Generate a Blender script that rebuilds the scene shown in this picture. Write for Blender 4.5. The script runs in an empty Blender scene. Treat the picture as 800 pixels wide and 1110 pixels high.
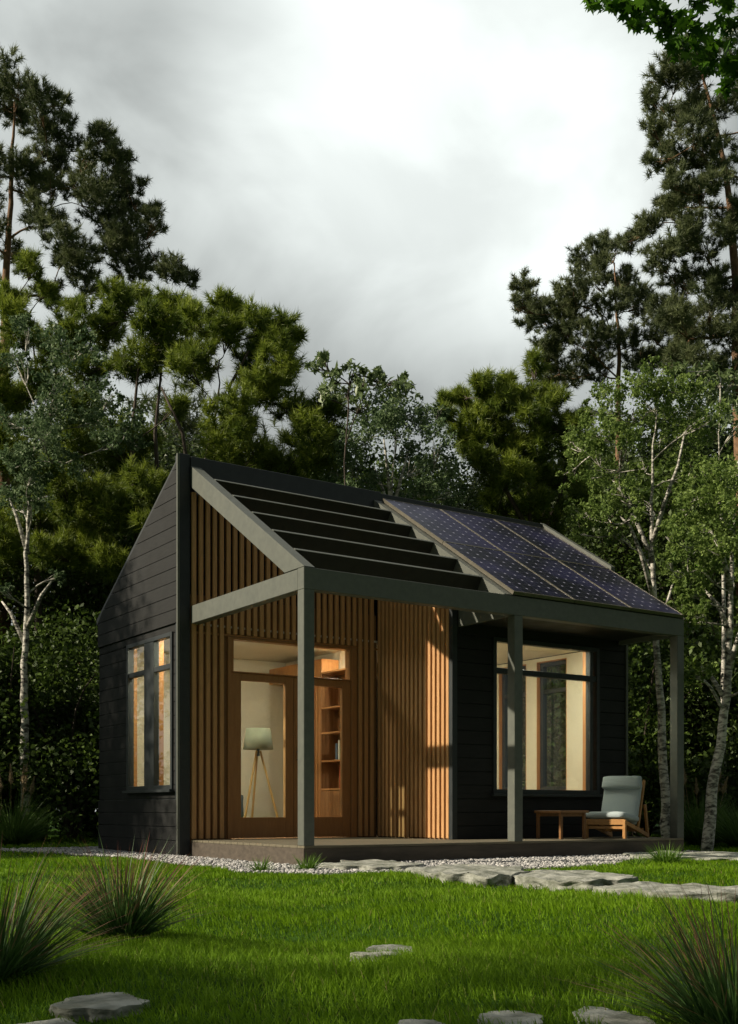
import bpy, bmesh, math, random
import numpy as np
from mathutils import Vector, Matrix, noise
R = math.radians
rng = np.random.default_rng(7)
random.seed(7)
scene = bpy.context.scene
COL = scene.collection

# ------------------------------------------------------------------ camera frame
CAM = np.array([-5.729, -12.293, .364])
RT = np.array([.8291, -.5591, 0.]); FW = np.array([.5591, .8291, 0.]); UP = np.array([0, 0, 1.])
FPX, HOR = 1231., 877.
GZ = -.20
def P(px, py, t):
    return CAM + t*FW + (px-400)/FPX*t*RT + (HOR-py)/FPX*t*UP
def G(px, t):
    p = P(px, HOR, t); p[2] = ground_z(p[0], p[1]); return p
def smooth01(v, a, b):
    t = np.clip((v-a)/(b-a), 0, 1); return t*t*(3-2*t)
def ground_z(x, y):
    x = np.asarray(x, float); y = np.asarray(y, float)
    h = .045*np.sin(1.9*x+.8*y+.6)*np.sin(1.3*y-.7*x+1.) + .018*np.sin(3.7*x-2.1*y) + .012*np.sin(5.1*y+2.6*x+2)
    # flat near the house and its gravel
    dx = np.maximum(np.maximum(-.9-x, x-6.2), 0); dy = np.maximum(np.maximum(-4.2-y, y-3.3), 0)
    d = np.hypot(dx, dy)
    return GZ + h*smooth01(d, 0, 1.2)

# ------------------------------------------------------------------ materials
def newmat(name):
    m = bpy.data.materials.new(name); m.use_nodes = True
    nt = m.node_tree; nt.nodes.clear()
    out = nt.nodes.new('ShaderNodeOutputMaterial')
    return m, nt, out
def N(nt, typ, **kw):
    n = nt.nodes.new(typ)
    for k, v in kw.items():
        if k in n.inputs.keys() if hasattr(n.inputs, 'keys') else False: n.inputs[k].default_value = v
        else: setattr(n, k, v)
    return n
def ramp(nt, fac, stops):
    r = nt.nodes.new('ShaderNodeValToRGB')
    els = r.color_ramp.elements
    while len(els) < len(stops): els.new(.5)
    for e, (p, c) in zip(els, stops):
        e.position = p; e.color = (*c, 1) if len(c) == 3 else c
    nt.links.new(fac, r.inputs[0]); return r.outputs[0]
def noise_tex(nt, scale, detail=4, rough=.55, stretch=(1, 1, 1), coord='Object', dist=0.):
    tc = nt.nodes.new('ShaderNodeTexCoord'); mp = nt.nodes.new('ShaderNodeMapping')
    mp.inputs['Scale'].default_value = stretch
    nt.links.new(tc.outputs[coord], mp.inputs[0])
    n = nt.nodes.new('ShaderNodeTexNoise')
    n.inputs['Scale'].default_value = scale; n.inputs['Detail'].default_value = detail
    n.inputs['Roughness'].default_value = rough; n.inputs['Distortion'].default_value = dist
    nt.links.new(mp.outputs[0], n.inputs['Vector']); return n
def bump(nt, h, strength=.3, dist=.01):
    b = nt.nodes.new('ShaderNodeBump'); b.inputs['Strength'].default_value = strength; b.inputs['Distance'].default_value = dist
    nt.links.new(h, b.inputs['Height']); return b.outputs[0]
def surf(name, stops, scale=8, stretch=(1, 1, 1), rough=.6, spec=.4, bstr=.2, bdist=.004, detail=5, dist=0., rvar=.15, metallic=0.):
    m, nt, out = newmat(name)
    b = nt.nodes.new('ShaderNodeBsdfPrincipled')
    n = noise_tex(nt, scale, detail, .6, stretch, 'Object', dist)
    nt.links.new(ramp(nt, n.outputs[0], stops), b.inputs['Base Color'])
    n2 = noise_tex(nt, scale*.37, 3, .5)
    mr = nt.nodes.new('ShaderNodeMapRange'); mr.inputs['To Min'].default_value = rough-rvar; mr.inputs['To Max'].default_value = min(1, rough+rvar)
    nt.links.new(n2.outputs[0], mr.inputs[0]); nt.links.new(mr.outputs[0], b.inputs['Roughness'])
    b.inputs['Specular IOR Level'].default_value = spec; b.inputs['Metallic'].default_value = metallic
    if bstr: nt.links.new(bump(nt, n.outputs[0], bstr, bdist), b.inputs['Normal'])
    nt.links.new(b.outputs[0], out.inputs[0]); return m
def foliage(name, ca, cb, trans=.3, rough=.5, spec=.35, tips=None):
    """colour runs from ca to cb by the per-leaf attribute 'tint'"""
    m, nt, out = newmat(name)
    at = nt.nodes.new('ShaderNodeAttribute'); at.attribute_name = 'tint'
    stops = [(0, ca), (1, cb)] if tips is None else [(0, ca), (.6, cb), (.66, cb), (1, tips)]
    col = ramp(nt, at.outputs['Fac'], stops)
    b = nt.nodes.new('ShaderNodeBsdfPrincipled'); b.inputs['Roughness'].default_value = rough; b.inputs['Specular IOR Level'].default_value = spec
    t = nt.nodes.new('ShaderNodeBsdfTranslucent'); mx = nt.nodes.new('ShaderNodeMixShader'); mx.inputs[0].default_value = trans
    nt.links.new(col, b.inputs['Base Color']); nt.links.new(col, t.inputs['Color'])
    nt.links.new(b.outputs[0], mx.inputs[1]); nt.links.new(t.outputs[0], mx.inputs[2])
    nt.links.new(mx.outputs[0], out.inputs[0]); return m
def glass_mat(name, tint=(.9, .95, .93), refl=1.1):
    m, nt, out = newmat(name)
    tr = nt.nodes.new('ShaderNodeBsdfTransparent'); tr.inputs[0].default_value = (*tint, 1)
    gl = nt.nodes.new('ShaderNodeBsdfGlossy'); gl.inputs['Roughness'].default_value = .01
    fr = nt.nodes.new('ShaderNodeFresnel'); fr.inputs[0].default_value = 1.5
    mu = nt.nodes.new('ShaderNodeMath'); mu.operation = 'MULTIPLY'; mu.inputs[1].default_value = refl*1.7; mu.use_clamp = True
    nt.links.new(fr.outputs[0], mu.inputs[0])
    ge = nt.nodes.new('ShaderNodeNewGeometry'); fb = nt.nodes.new('ShaderNodeMath'); fb.operation = 'SUBTRACT'; fb.inputs[0].default_value = 1
    nt.links.new(ge.outputs['Backfacing'], fb.inputs[1]); m2 = nt.nodes.new('ShaderNodeMath'); m2.operation = 'MULTIPLY'
    nt.links.new(mu.outputs[0], m2.inputs[0]); nt.links.new(fb.outputs[0], m2.inputs[1]); mu = m2
    mx = nt.nodes.new('ShaderNodeMixShader')
    nt.links.new(mu.outputs[0], mx.inputs[0]); nt.links.new(tr.outputs[0], mx.inputs[1]); nt.links.new(gl.outputs[0], mx.inputs[2])
    nt.links.new(mx.outputs[0], out.inputs[0]); return m
def emit(name, c, s):
    m, nt, out = newmat(name); e = nt.nodes.new('ShaderNodeEmission'); e.inputs[0].default_value = (*c, 1); e.inputs[1].default_value = s
    nt.links.new(e.outputs[0], out.inputs[0]); return m

M = {}
M['frame'] = surf('painted_frame', [(.3, (.086, .094, .080)), (.7, (.112, .121, .101))], 14, rough=.55, bstr=.06, bdist=.001)
M['frame_dark'] = surf('dark_trim', [(.3, (.018, .023, .025)), (.7, (.026, .032, .034))], 10, rough=.5, bstr=.05, bdist=.001)
M['siding'] = surf('charred_siding', [(.25, (.0075, .0085, .009)), (.75, (.021, .0215, .0205))], 9, (1, 1, 12), rough=.7, spec=.25, bstr=.35, bdist=.003)
M['louvre'] = surf('louvre_shaded', [(.3, (.022, .023, .018)), (.7, (.030, .031, .024))], 10, rough=.6, spec=.2, bstr=.05)  # shade of the down-facing louvre faces put into the colour
M['siding_y'] = M['siding']
M['wood'] = surf('cedar_slats', [(.25, (.36, .185, .072)), (.5, (.47, .255, .103)), (.8, (.58, .325, .138))], 7, (9, 9, .7), rough=.6, bstr=.2, bdist=.002)
M['wood_board'] = surf('cedar_board', [(.25, (.27, .128, .046)), (.75, (.36, .18, .066))], 7, (5, 5, .7), rough=.55, bstr=.12, bdist=.001)
M['backing'] = surf('cedar_backing', [(.3, (.19, .098, .040)), (.7, (.25, .135, .055))], 6, rough=.7)
M['reveal'] = surf('oiled_reveal', [(.25, (.38, .16, .05)), (.8, (.52, .25, .085))], 6, (6, 6, .8), rough=.45, bstr=.1, bdist=.001)
M['deck'] = surf('deck_boards', [(.25, (.10, .088, .058)), (.75, (.19, .165, .11))], 5, (.8, 9, 4), rough=.7, bstr=.3, bdist=.002)
M['fascia'] = surf('deck_fascia', [(.25, (.050, .040, .030)), (.75, (.105, .085, .063))], 4, (.7, 3, 5), rough=.75, bstr=.3, bdist=.003)
M['roof'] = surf('metal_roof', [(.3, (.03, .033, .035)), (.7, (.045, .05, .052))], 3, rough=.45, bstr=.03)
M['cream'] = surf('cream_plaster', [(.3, (.66, .60, .47)), (.7, (.72, .66, .52))], 3, rough=.8, bstr=.05)
M['grey_wall'] = surf('pale_ceiling', [(.3, (.66, .61, .50)), (.7, (.72, .67, .55))], 3, rough=.8, bstr=.04)
M['floor_in'] = surf('oak_floor', [(.3, (.28, .17, .08)), (.7, (.38, .24, .12))], 5, (.6, 7, 1), rough=.4)
M['glass'] = glass_mat('window_glass')
M['cushion'] = surf('blue_grey_fabric', [(.3, (.33, .39, .405)), (.7, (.41, .47, .485))], 160, rough=.9, spec=.1, bstr=.35, bdist=.002)
M['teak'] = surf('teak', [(.25, (.34, .16, .05)), (.8, (.50, .27, .09))], 8, (3, 3, 3), rough=.45, bstr=.1, bdist=.001)
M['table_wood'] = surf('brown_table_wood', [(.25, (.16, .075, .028)), (.8, (.27, .135, .05))], 8, (2, 6, 2), rough=.45, bstr=.1, bdist=.001)
M['shade'] = surf('linen_shade', [(.3, (.25, .27, .19)), (.7, (.30, .32, .23))], 90, rough=.9, bstr=.2, bdist=.001)
M['lampwood'] = surf('lamp_wood', [(.3, (.42, .26, .08)), (.7, (.55, .35, .12))], 8, (3, 3, 1), rough=.5)
M['sofa'] = surf('slate_fabric', [(.3, (.06, .085, .10)), (.7, (.085, .12, .14))], 90, rough=.9, bstr=.2)
M['shelf'] = surf('walnut_shelf', [(.3, (.20, .085, .03)), (.7, (.32, .15, .055))], 6, (6, 6, .8), rough=.5)
M['frame_alu'] = surf('panel_rail', [(.3, (.10, .092, .068)), (.7, (.13, .118, .09))], 10, rough=.4, bstr=.02, metallic=.3)
M['paper'] = surf('paper_white', [(.3, (.7, .7, .64)), (.7, (.8, .79, .74))], 20, rough=.7)
M['red'] = surf('red_cover', [(.3, (.5, .07, .03)), (.7, (.6, .1, .04))], 20, rough=.5)
M['green_cover'] = surf('green_cover', [(.3, (.35, .42, .22)), (.7, (.42, .5, .28))], 20, rough=.5)
M['darkcer'] = surf('dark_ceramic', [(.3, (.03, .045, .05)), (.7, (.05, .07, .075))], 20, rough=.3)
M['spine1'] = surf('blue_cover', [(.3, (.08, .13, .2)), (.7, (.1, .17, .25))], 20, rough=.5)
M['rock'] = surf('slate_rock', [(.25, (.06, .075, .045)), (.42, (.19, .20, .165)), (.58, (.34, .35, .31)), (.8, (.52, .52, .47))], 7, (1, 1, 2), rough=.85, spec=.25, bstr=1., bdist=.035, detail=10)
M['pine_bark'] = surf('pine_bark', [(.3, (.09, .05, .028)), (.55, (.20, .115, .062)), (.75, (.33, .19, .10))], 10, (3, 3, 1), rough=.85, bstr=.6, bdist=.02)
M['dark_bark'] = surf('dark_bark', [(.3, (.035, .028, .022)), (.7, (.09, .07, .055))], 10, (3, 3, .6), rough=.9, bstr=.6, bdist=.02)
M['birch_bark'] = surf('birch_bark', [(.36, (.03, .027, .024)), (.47, (.22, .21, .18)), (.55, (.52, .50, .44)), (.9, (.66, .64, .57))], 7, (1.3, 1.3, 3.2), rough=.7, bstr=.3, bdist=.01, detail=6, dist=.5)
M['twig'] = surf('pale_twig', [(.3, (.22, .19, .15)), (.7, (.40, .36, .30))], 12, rough=.8)
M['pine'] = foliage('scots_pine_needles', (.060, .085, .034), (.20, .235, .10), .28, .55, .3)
M['pine_y'] = foliage('long_pine_needles', (.070, .115, .015), (.30, .37, .046), .38, .5, .3)
M['birch'] = foliage('birch_leaves', (.085, .145, .028), (.24, .33, .085), .36, .5, .2)
M['birch_blue'] = foliage('bluish_leaves', (.06, .11, .046), (.18, .25, .115), .3, .5, .22)
M['sapling'] = foliage('pale_leaves', (.09, .14, .05), (.20, .27, .11), .35, .4, .4)
M['dark_leaf'] = foliage('dark_leaves', (.026, .046, .013), (.10, .15, .040), .22, .5, .3)
M['shrub'] = foliage('shrub_leaves', (.026, .052, .009), (.10, .16, .026), .3, .5, .3)
M['maple'] = foliage('maple_leaves', (.020, .062, .004), (.085, .20, .014), .45, .45, .35)
M['lawn'] = foliage('lawn_blades', (.062, .140, .005), (.205, .365, .014), .4, .6, .12, tips=(.30, .27, .10))
M['tuft'] = foliage('fresh_tuft_blades', (.06, .14, .012), (.16, .28, .035), .35, .5, .3)
M['sedge'] = foliage('fountain_blades', (.035, .085, .022), (.10, .19, .05), .2, .5, .25, tips=(.32, .11, .10))
M['fountain'] = foliage('green_fountain_blades', (.05, .11, .02), (.14, .24, .05), .3, .5, .3)
M['plume'] = foliage('seed_plumes', (.34, .26, .16), (.6, .5, .34), .3, .8, .1)
M['gravel_stone'] = foliage('pebbles', (.22, .22, .22), (.60, .59, .57), 0, .85, .2)
def ground_mat():
    m, nt, out = newmat('lawn_soil'); b = nt.nodes.new('ShaderNodeBsdfPrincipled'); b.inputs['Roughness'].default_value = .95; b.inputs['Specular IOR Level'].default_value = .1
    n = noise_tex(nt, 2.2, 8); nt.links.new(ramp(nt, n.outputs[0], [(.3, (.022, .060, .005)), (.55, (.042, .105, .009)), (.8, (.065, .115, .016))]), b.inputs['Base Color'])
    n2 = noise_tex(nt, 60, 5); nt.links.new(bump(nt, n2.outputs[0], .9, .03), b.inputs['Normal']); nt.links.new(b.outputs[0], out.inputs[0]); return m
M['ground'] = ground_mat()
M['gravel'] = surf('gravel_bed', [(.3, (.12, .12, .115)), (.7, (.33, .33, .32))], 90, rough=.9, bstr=.9, bdist=.01)
def solar_mat():
    # cells in UV-free object space: brushed dark blue silicon with pale dots where four cells meet and thin grid lines
    m, nt, out = newmat('solar_cells'); L = nt.links
    b = nt.nodes.new('ShaderNodeBsdfPrincipled')
    uv = nt.nodes.new('ShaderNodeUVMap'); sep = nt.nodes.new('ShaderNodeSeparateXYZ'); L.new(uv.outputs[0], sep.inputs[0])
    def math_(op, a, bb=None):
        n = nt.nodes.new('ShaderNodeMath'); n.operation = op
        for i, v in enumerate((a, bb)):
            if v is None: continue
            if isinstance(v, (int, float)): n.inputs[i].default_value = v
            else: L.new(v, n.inputs[i])
        return n.outputs[0]
    du = math_('ABSOLUTE', math_('SUBTRACT', math_('FRACT', sep.outputs[0]), .5))   # .5 at cell border
    dv = math_('ABSOLUTE', math_('SUBTRACT', math_('FRACT', sep.outputs[1]), .5))
    diamond = math_('GREATER_THAN', math_('ADD', du, dv), .875)
    line = math_('GREATER_THAN', math_('MAXIMUM', du, dv), .488)
    mk = math_('MAXIMUM', diamond, math_('MULTIPLY', line, .25))
    n = noise_tex(nt, 1.3, 3, .5); c0 = ramp(nt, n.outputs[0], [(.40, (.004, .004, .014)), (.64, (.018, .017, .060))])
    mx = nt.nodes.new('ShaderNodeMix'); mx.data_type = 'RGBA'; L.new(mk, mx.inputs[0]); L.new(c0, mx.inputs[6]); mx.inputs[7].default_value = (.36, .36, .48, 1)
    L.new(mx.outputs[2], b.inputs['Base Color']); b.inputs['Roughness'].default_value = .3; b.inputs['Specular IOR Level'].default_value = .05
    L.new(b.outputs[0], out.inputs[0]); return m
M['solar'] = solar_mat()

# ------------------------------------------------------------------ object helpers
BASE = {}
def props(o, label=None, cat=None, group=None, kind=None):
    if label: o['label'] = label
    if cat: o['category'] = cat
    if group: o['group'] = group
    if kind: o['kind'] = kind
    return o
def empty(name, loc, label, cat, group=None):
    o = bpy.data.objects.new(name, None); COL.objects.link(o); o.location = loc; o.empty_display_size = .2
    BASE[o] = np.array(loc, float); return props(o, label, cat, group)
def mesh_obj(name, V, F, mat, parent=None, base=None, smooth=False, tint=None, kind=None, bevel=0):
    V = np.asarray(V, float)
    if parent is not None: b = BASE[parent]
    else: b = np.array(base if base is not None else (0, 0, 0), float)
    V = V-b
    me = bpy.data.meshes.new(name)
    if isinstance(F, np.ndarray):
        k = F.shape[1]; me.vertices.add(len(V)); me.vertices.foreach_set('co', V.astype(np.float32).ravel())
        me.loops.add(F.size); me.loops.foreach_set('vertex_index', F.astype(np.int32).ravel())
        me.polygons.add(len(F)); me.polygons.foreach_set('loop_start', np.arange(0, F.size, k, dtype=np.int32))
        me.update(calc_edges=True)
    else:
        me.from_pydata(V.tolist(), [], F); me.update()
    if smooth: me.polygons.foreach_set('use_smooth', np.ones(len(me.polygons), bool))
    if tint is not None:
        a = me.attributes.new('tint', 'FLOAT', 'POINT'); a.data.foreach_set('value', np.asarray(tint, np.float32))
    me.materials.append(mat)
    o = bpy.data.objects.new(name, me); COL.objects.link(o)
    if parent is not None: o.parent = parent
    else: o.location = b
    BASE[o] = b
    if bevel:
        md = o.modifiers.new('bevel', 'BEVEL'); md.width = bevel; md.segments = 1; md.limit_method = 'ANGLE'
    if kind: o['kind'] = kind
    return o
class MB:
    def __init__(s): s.V = []; s.F = []
    def add(s, v, f):
        k = len(s.V); s.V += [tuple(map(float, p)) for p in v]; s.F += [[i+k for i in q] for q in f]; return s
    def box(s, x0, x1, y0, y1, z0, z1):
        x0, x1 = sorted((x0, x1)); y0, y1 = sorted((y0, y1)); z0, z1 = sorted((z0, z1))
        return s.add([(x0, y0, z0), (x1, y0, z0), (x1, y1, z0), (x0, y1, z0), (x0, y0, z1), (x1, y0, z1), (x1, y1, z1), (x0, y1, z1)],
                     [(0, 3, 2, 1), (4, 5, 6, 7), (0, 1, 5, 4), (1, 2, 6, 5), (2, 3, 7, 6), (3, 0, 4, 7)])
    def obox(s, c, ax, h):
        c = np.array(c, float); A = [np.array(a, float)*k for a, k in zip(ax, h)]
        v = [c+sx*A[0]+sy*A[1]+sz*A[2] for sz in (-1, 1) for sx, sy in ((-1, -1), (1, -1), (1, 1), (-1, 1))]
        return s.add(v, [(0, 3, 2, 1), (4, 5, 6, 7), (0, 1, 5, 4), (1, 2, 6, 5), (2, 3, 7, 6), (3, 0, 4, 7)])
    def bar(s, a, b, w, d, up=(0, 0, 1)):
        a = np.array(a, float); b = np.array(b, float); l = np.linalg.norm(b-a); dz = (b-a)/l
        x = np.cross(up, dz)
        if np.linalg.norm(x) < 1e-4: x = np.array([1., 0, 0])
        x /= np.linalg.norm(x); y = np.cross(dz, x)
        return s.obox((a+b)/2, (x, y, dz), (w/2, d/2, l/2))
    def prism(s, poly, axis, d0, d1):
        # poly in the plane of the two other axes, extruded along axis
        n = len(poly)
        def mk(p, d):
            if axis == 'x': return (d, p[0], p[1])
            if axis == 'y': return (p[0], d, p[1])
            return (p[0], p[1], d)
        return s.add([mk(p, d0) for p in poly]+[mk(p, d1) for p in poly],
                     [list(range(n))[::-1], list(range(n, 2*n))]+[[i, (i+1) % n, (i+1) % n+n, i+n] for i in range(n)])
    def tube(s, pts, rad, n=7, cap=True):
        pts = [np.array(p, float) for p in pts]; k = len(s.V); ref = np.array([.3, .8, .1])
        for i, p in enumerate(pts):
            d = pts[min(i+1, len(pts)-1)]-pts[max(i-1, 0)]; d /= (np.linalg.norm(d)+1e-9)
            x = np.cross(ref, d)
            if np.linalg.norm(x) < .1: x = np.cross((1, 0, 0), d)
            x /= np.linalg.norm(x); y = np.cross(d, x)
            for j in range(n):
                a = 2*math.pi*j/n; q = p+rad[i]*(math.cos(a)*x+math.sin(a)*y); s.V.append(tuple(q))
        for i in range(len(pts)-1):
            for j in range(n):
                a = k+i*n+j; b = k+i*n+(j+1) % n; s.F.append([a, b, b+n, a+n])
        if cap:
            s.F.append([k+j for j in range(n)][::-1]); s.F.append([k+(len(pts)-1)*n+j for j in range(n)])
        return s
    def build(s, name, mat, parent=None, base=None, smooth=False, bevel=0, kind=None):
        return mesh_obj(name, s.V, s.F, mat, parent, base, smooth, None, kind, bevel)

# ------------------------------------------------------------------ HOUSE
XR, YB, YF = 5.60, 2.60, -2.648
X1, YW = 2.677, -1.60                  # right volume: left face, front face
ZR = 4.43; SL = .63                    # front roof plane z = ZR + SL*y
def zf(y): return ZR+SL*y
def zb(y): return 4.48-.59*y           # rear roof plane
house = empty('tiny_house', (2.8, 0, GZ), 'small dark timber house with cedar slat front, open pergola porch and solar roof', 'house')
class W:   # helper for boxes on a wall plane: d is the outward distance
    def __init__(s, kind, base): s.k = kind; s.b = base
    def box(s, m, u0, u1, d0, d1, z0, z1):
        if s.k == 'F': m.box(u0, u1, s.b-d0, s.b-d1, z0, z1)
        elif s.k == 'L': m.box(s.b-d0, s.b-d1, u0, u1, z0, z1)
        elif s.k == 'R': m.box(s.b+d0, s.b+d1, u0, u1, z0, z1)
        elif s.k == 'B': m.box(u0, u1, s.b+d0, s.b+d1, z0, z1)
    def poly(s, m, poly, d0, d1):
        if s.k in 'FB':
            sg = -1 if s.k == 'F' else 1; m.prism(poly, 'y', s.b+sg*d0, s.b+sg*d1)
        else:
            sg = -1 if s.k == 'L' else 1; m.prism(poly, 'x', s.b+sg*d0, s.b+sg*d1)
def wall_cells(u0, u1, z0, z1, ops):
    zs = sorted({z0, z1}|{z for o in ops for z in o[2:4] if z0 < z < z1})
    for a, b in zip(zs[:-1], zs[1:]):
        cut = sorted((o[0], o[1]) for o in ops if o[2] < (a+b)/2 < o[3]); u = u0
        for c in cut:
            if c[0] > u+1e-6: yield u, min(c[0], u1), a, b
            u = max(u, c[1])
        if u < u1-1e-6: yield u, u1, a, b
def core(name, w, u0, u1, z0, z1, ops, d0, d1, mat, parent=house):
    m = MB()
    for c in wall_cells(u0, u1, z0, z1, ops): w.box(m, c[0], c[1], d0, d1, c[2], c[3])
    return m.build(name, mat, parent)
def siding(name, w, u0, u1, z0, z1, ops, d, mat, clip=None, pitch=.164, par=house):
    m = MB(); z = z0; k = 0
    while z < z1-.01:
        zt = min(z+pitch-.007, z1)
        for c in wall_cells(u0, u1, z, zt, ops):
            j = d+random.uniform(-.0015, .0015)
            if clip is None: w.box(m, c[0], c[1], 0, j, c[2], c[3])
            else:
                a0 = clip(c[2]); a1 = clip(c[3]); lo0 = max(c[0], a0[0]); hi0 = min(c[1], a0[1]); lo1 = max(c[0], a1[0]); hi1 = min(c[1], a1[1])
                if hi0-lo0 > .01:
                    w.poly(m, [(lo0, c[2]), (hi0, c[2]), (max(hi1, lo1+.002), c[3]), (lo1, c[3])], 0, j)
        z += pitch
    return m.build(name, mat, par, bevel=.003)
def window(w, u0, u1, z0, z1, mull, tran, fw=.05, dep=.03, reveal=.108, name='window', par=house, sill=True):
    m = MB()
    w.box(m, u0, u0+fw, -.05, dep, z0, z1); w.box(m, u1-fw, u1, -.05, dep, z0, z1)
    w.box(m, u0+fw, u1-fw, -.05, dep, z0, z0+fw); w.box(m, u0+fw, u1-fw, -.05, dep, z1-fw, z1)
    for a, b in mull: w.box(m, a, b, -.045, dep-.006, z0+fw, z1-fw)
    edges = [u0+fw]+[e for ab in mull for e in ab]+[u1-fw]
    for i in range(0, len(edges), 2):
        for a, b in tran: w.box(m, edges[i], edges[i+1], -.04, dep-.010, a, b)
    f = m.build(name, M['frame_dark'], par, bevel=.003)
    g = MB(); w.box(g, u0+fw-.01, u1-fw+.01, -.012, -.004, z0+fw-.01, z1-fw+.01); g.build('pane', M['glass'], f)
    r = MB(); t = .014
    w.box(r, u0+.002, u0+t, -reveal, -.052, z0+.002, z1-.002); w.box(r, u1-t, u1-.002, -reveal, -.052, z0+.002, z1-.002)
    w.box(r, u0+t, u1-t, -reveal, -.052, z0+.002, z0+t); w.box(r, u0+t, u1-t, -reveal, -.052, z1-t, z1-.002)
    for a, b in mull: w.box(r, a+.01, b-.01, -reveal, -.047, z0+t, z1-t)
    r.build('reveal', M['reveal'], f)
    if sill:
        s = MB(); w.box(s, u0-.03, u1+.03, 0, dep+.045, z0-.035, z0-.002); s.build('sill', M['frame_dark'], f, bevel=.003)
    return f
BZ = -.17
XL = -.11
wL, wF0, wS, wF1, wR, wB = W('L', XL), W('F', 0.), W('L', X1), W('F', YW), W('R', XR), W('B', YB)
# openings
oL = [(.17, 1.58, .60, 2.47)]
oDoor = [(.497, 2.351, 0., 2.44)]
oF1 = [(3.29, 5.10, .555, 2.47)]
oR = [(-.62, 0., .62, 2.49), (.22, .84, .62, 2.49)]
# structural walls (plaster lined inside)
core('gable_wall', wL, .1, YB, BZ, 2.7, oL, -.09, 0, M['frame_dark'])
m = MB(); wL.poly(m, [(.1, 2.7), (YB, 2.7), (YB, zb(YB)-.05), (.1, zb(.1)-.05)], -.14, 0); m.build('gable_wall', M['frame_dark'], house)
core('wall_lining', wL, .14, YB-.14, .0, 2.54, oL, -.11, -.092, M['cream'])
siding('siding', wL, .0, YB, 2.56, 4.46, [], .035, M['siding'], clip=lambda z: (0., min(YB, (4.46-z)/.59)))
siding('siding', wL, .0, YB, .60-.11, 2.545, [(oL[0][0]-.0, oL[0][1], .60, 2.47)], .012, M['siding'])
siding('siding', wL, .0, YB, BZ, .48, [], .028, M['siding'])
window(wL, *oL[0], [(.715, 1.015)], [(2.04, 2.10)], fw=.05, dep=.035)
# corner fin rising to the ridge
m = MB(); m.box(XL-.02, 0, -.03, .10, BZ, 4.535); m.build('corner_fin', M['frame_dark'], house, bevel=.004)
m = MB(); m.box(XL-.05, XL-.021, -.028, .0, BZ, 4.53); m.build('corner_trim', M['frame'], house)
# front slat wall, left bay
core('front_wall', wF0, 0.01, X1, -.17, 2.90, oDoor, -.13, -.004, M['backing'])
core('wall_lining', wF0, .05, X1, 0, 2.54, oDoor, -.155, -.132, M['cream'])
m = MB(); x = .022
while x < X1-.06:
    z0 = .012
    if oDoor[0][0]-.05 < x < oDoor[0][1]-.004: z0 = 2.47
    if z0 < .1 or x+.05 < X1: m.box(x, x+.052, -.047, -.003, z0, min(zf(-.05)-.25, 4.1))
    x += .0905
m.build('slat_cladding', M['wood'], house, bevel=.003)
m = MB(); m.box(0.02, X1-.0, -.03, -.005, 2.445, 2.466); m.build('trim', M['wood_board'], house)
m = MB(); m.box(.02, X1-.02, .03, .036, 2.90, 4.15); m.build('clerestory_glass', M['glass'], house)
m = MB(); m.box(.02, X1-.02, .006, .05, 3.36, 3.40); m.box(.02, X1-.02, .006, .05, 2.905, 2.94); m.box(.9, .94, .006, .05, 2.95, 4.15); m.box(1.8, 1.84, .006, .05, 2.95, 4.15); m.build('clerestory_frame', M['frame_dark'], house)
# side slat wall of the right bay
core('side_wall', wS, YW+.1, 0, -.17, 3.3, [], -.14, -.026, M['backing'])
m = MB(); wS.poly(m, [(YW+.1, 3.3), (0, 3.3), (0, 4.2), (YW+.1, 3.35)], -.14, -.026); m.build('side_wall', M['backing'], house)
m = MB(); y = YW+.045
while y < -.06:
    m.box(X1-.018, X1+.024, y, y+.052, .012, zf(y)-.22); y += .0905
m.build('slat_cladding', M['wood'], house, bevel=.003)
m = MB(); m.box(X1-.022, X1+.055, YW-.035, YW+.028, 0, zf(YW)-.16); m.build('corner_trim', M['frame_dark'], house, bevel=.003)
# right bay front wall
core('front_wall', wF1, X1+.06, XR, -.17, 3.28, oF1, -.09, 0, M['frame_dark'])
core('wall_lining', wF1, X1+.15, XR-.15, 0, 2.54, oF1, -.11, -.092, M['cream'])
siding('siding', wF1, X1+.06, XR+.0, .0, 3.26, oF1, .024, M['siding'])
window(wF1, *oF1[0], [(4.93, 4.985)], [(2.03, 2.10)], fw=.052, dep=.045)
m = MB(); m.box(XR+.0, XR+.035, YW-.04, YW+.02, -.17, 3.28); m.build('corner_trim', M['frame'], house)
# right gable and back walls
core('gable_wall', wR, YW+.0, YB, -.17, 2.7, oR, -.09, 0, M['frame_dark'])
m = MB(); wR.poly(m, [(YW, 2.7), (YB, 2.7), (YB, zb(YB)-.05), (0, 4.3), (YW, zf(YW)-.1)], -.14, 0); m.build('gable_wall', M['siding'], house)
core('wall_lining', wR, YW+.17, YB-.16, 0, 2.54, oR, -.11, -.092, M['cream'])
for o in oR: window(wR, *o, [], [(2.03, 2.09)], fw=.07, dep=.03, reveal=.108)
core('back_wall', wB, XL, XR, -.17, 2.95, [], -.14, 0, M['siding'])
core('wall_lining', wB, .03, XR-.15, 0, 2.54, [], -.165, -.142, M['cream'])
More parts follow.
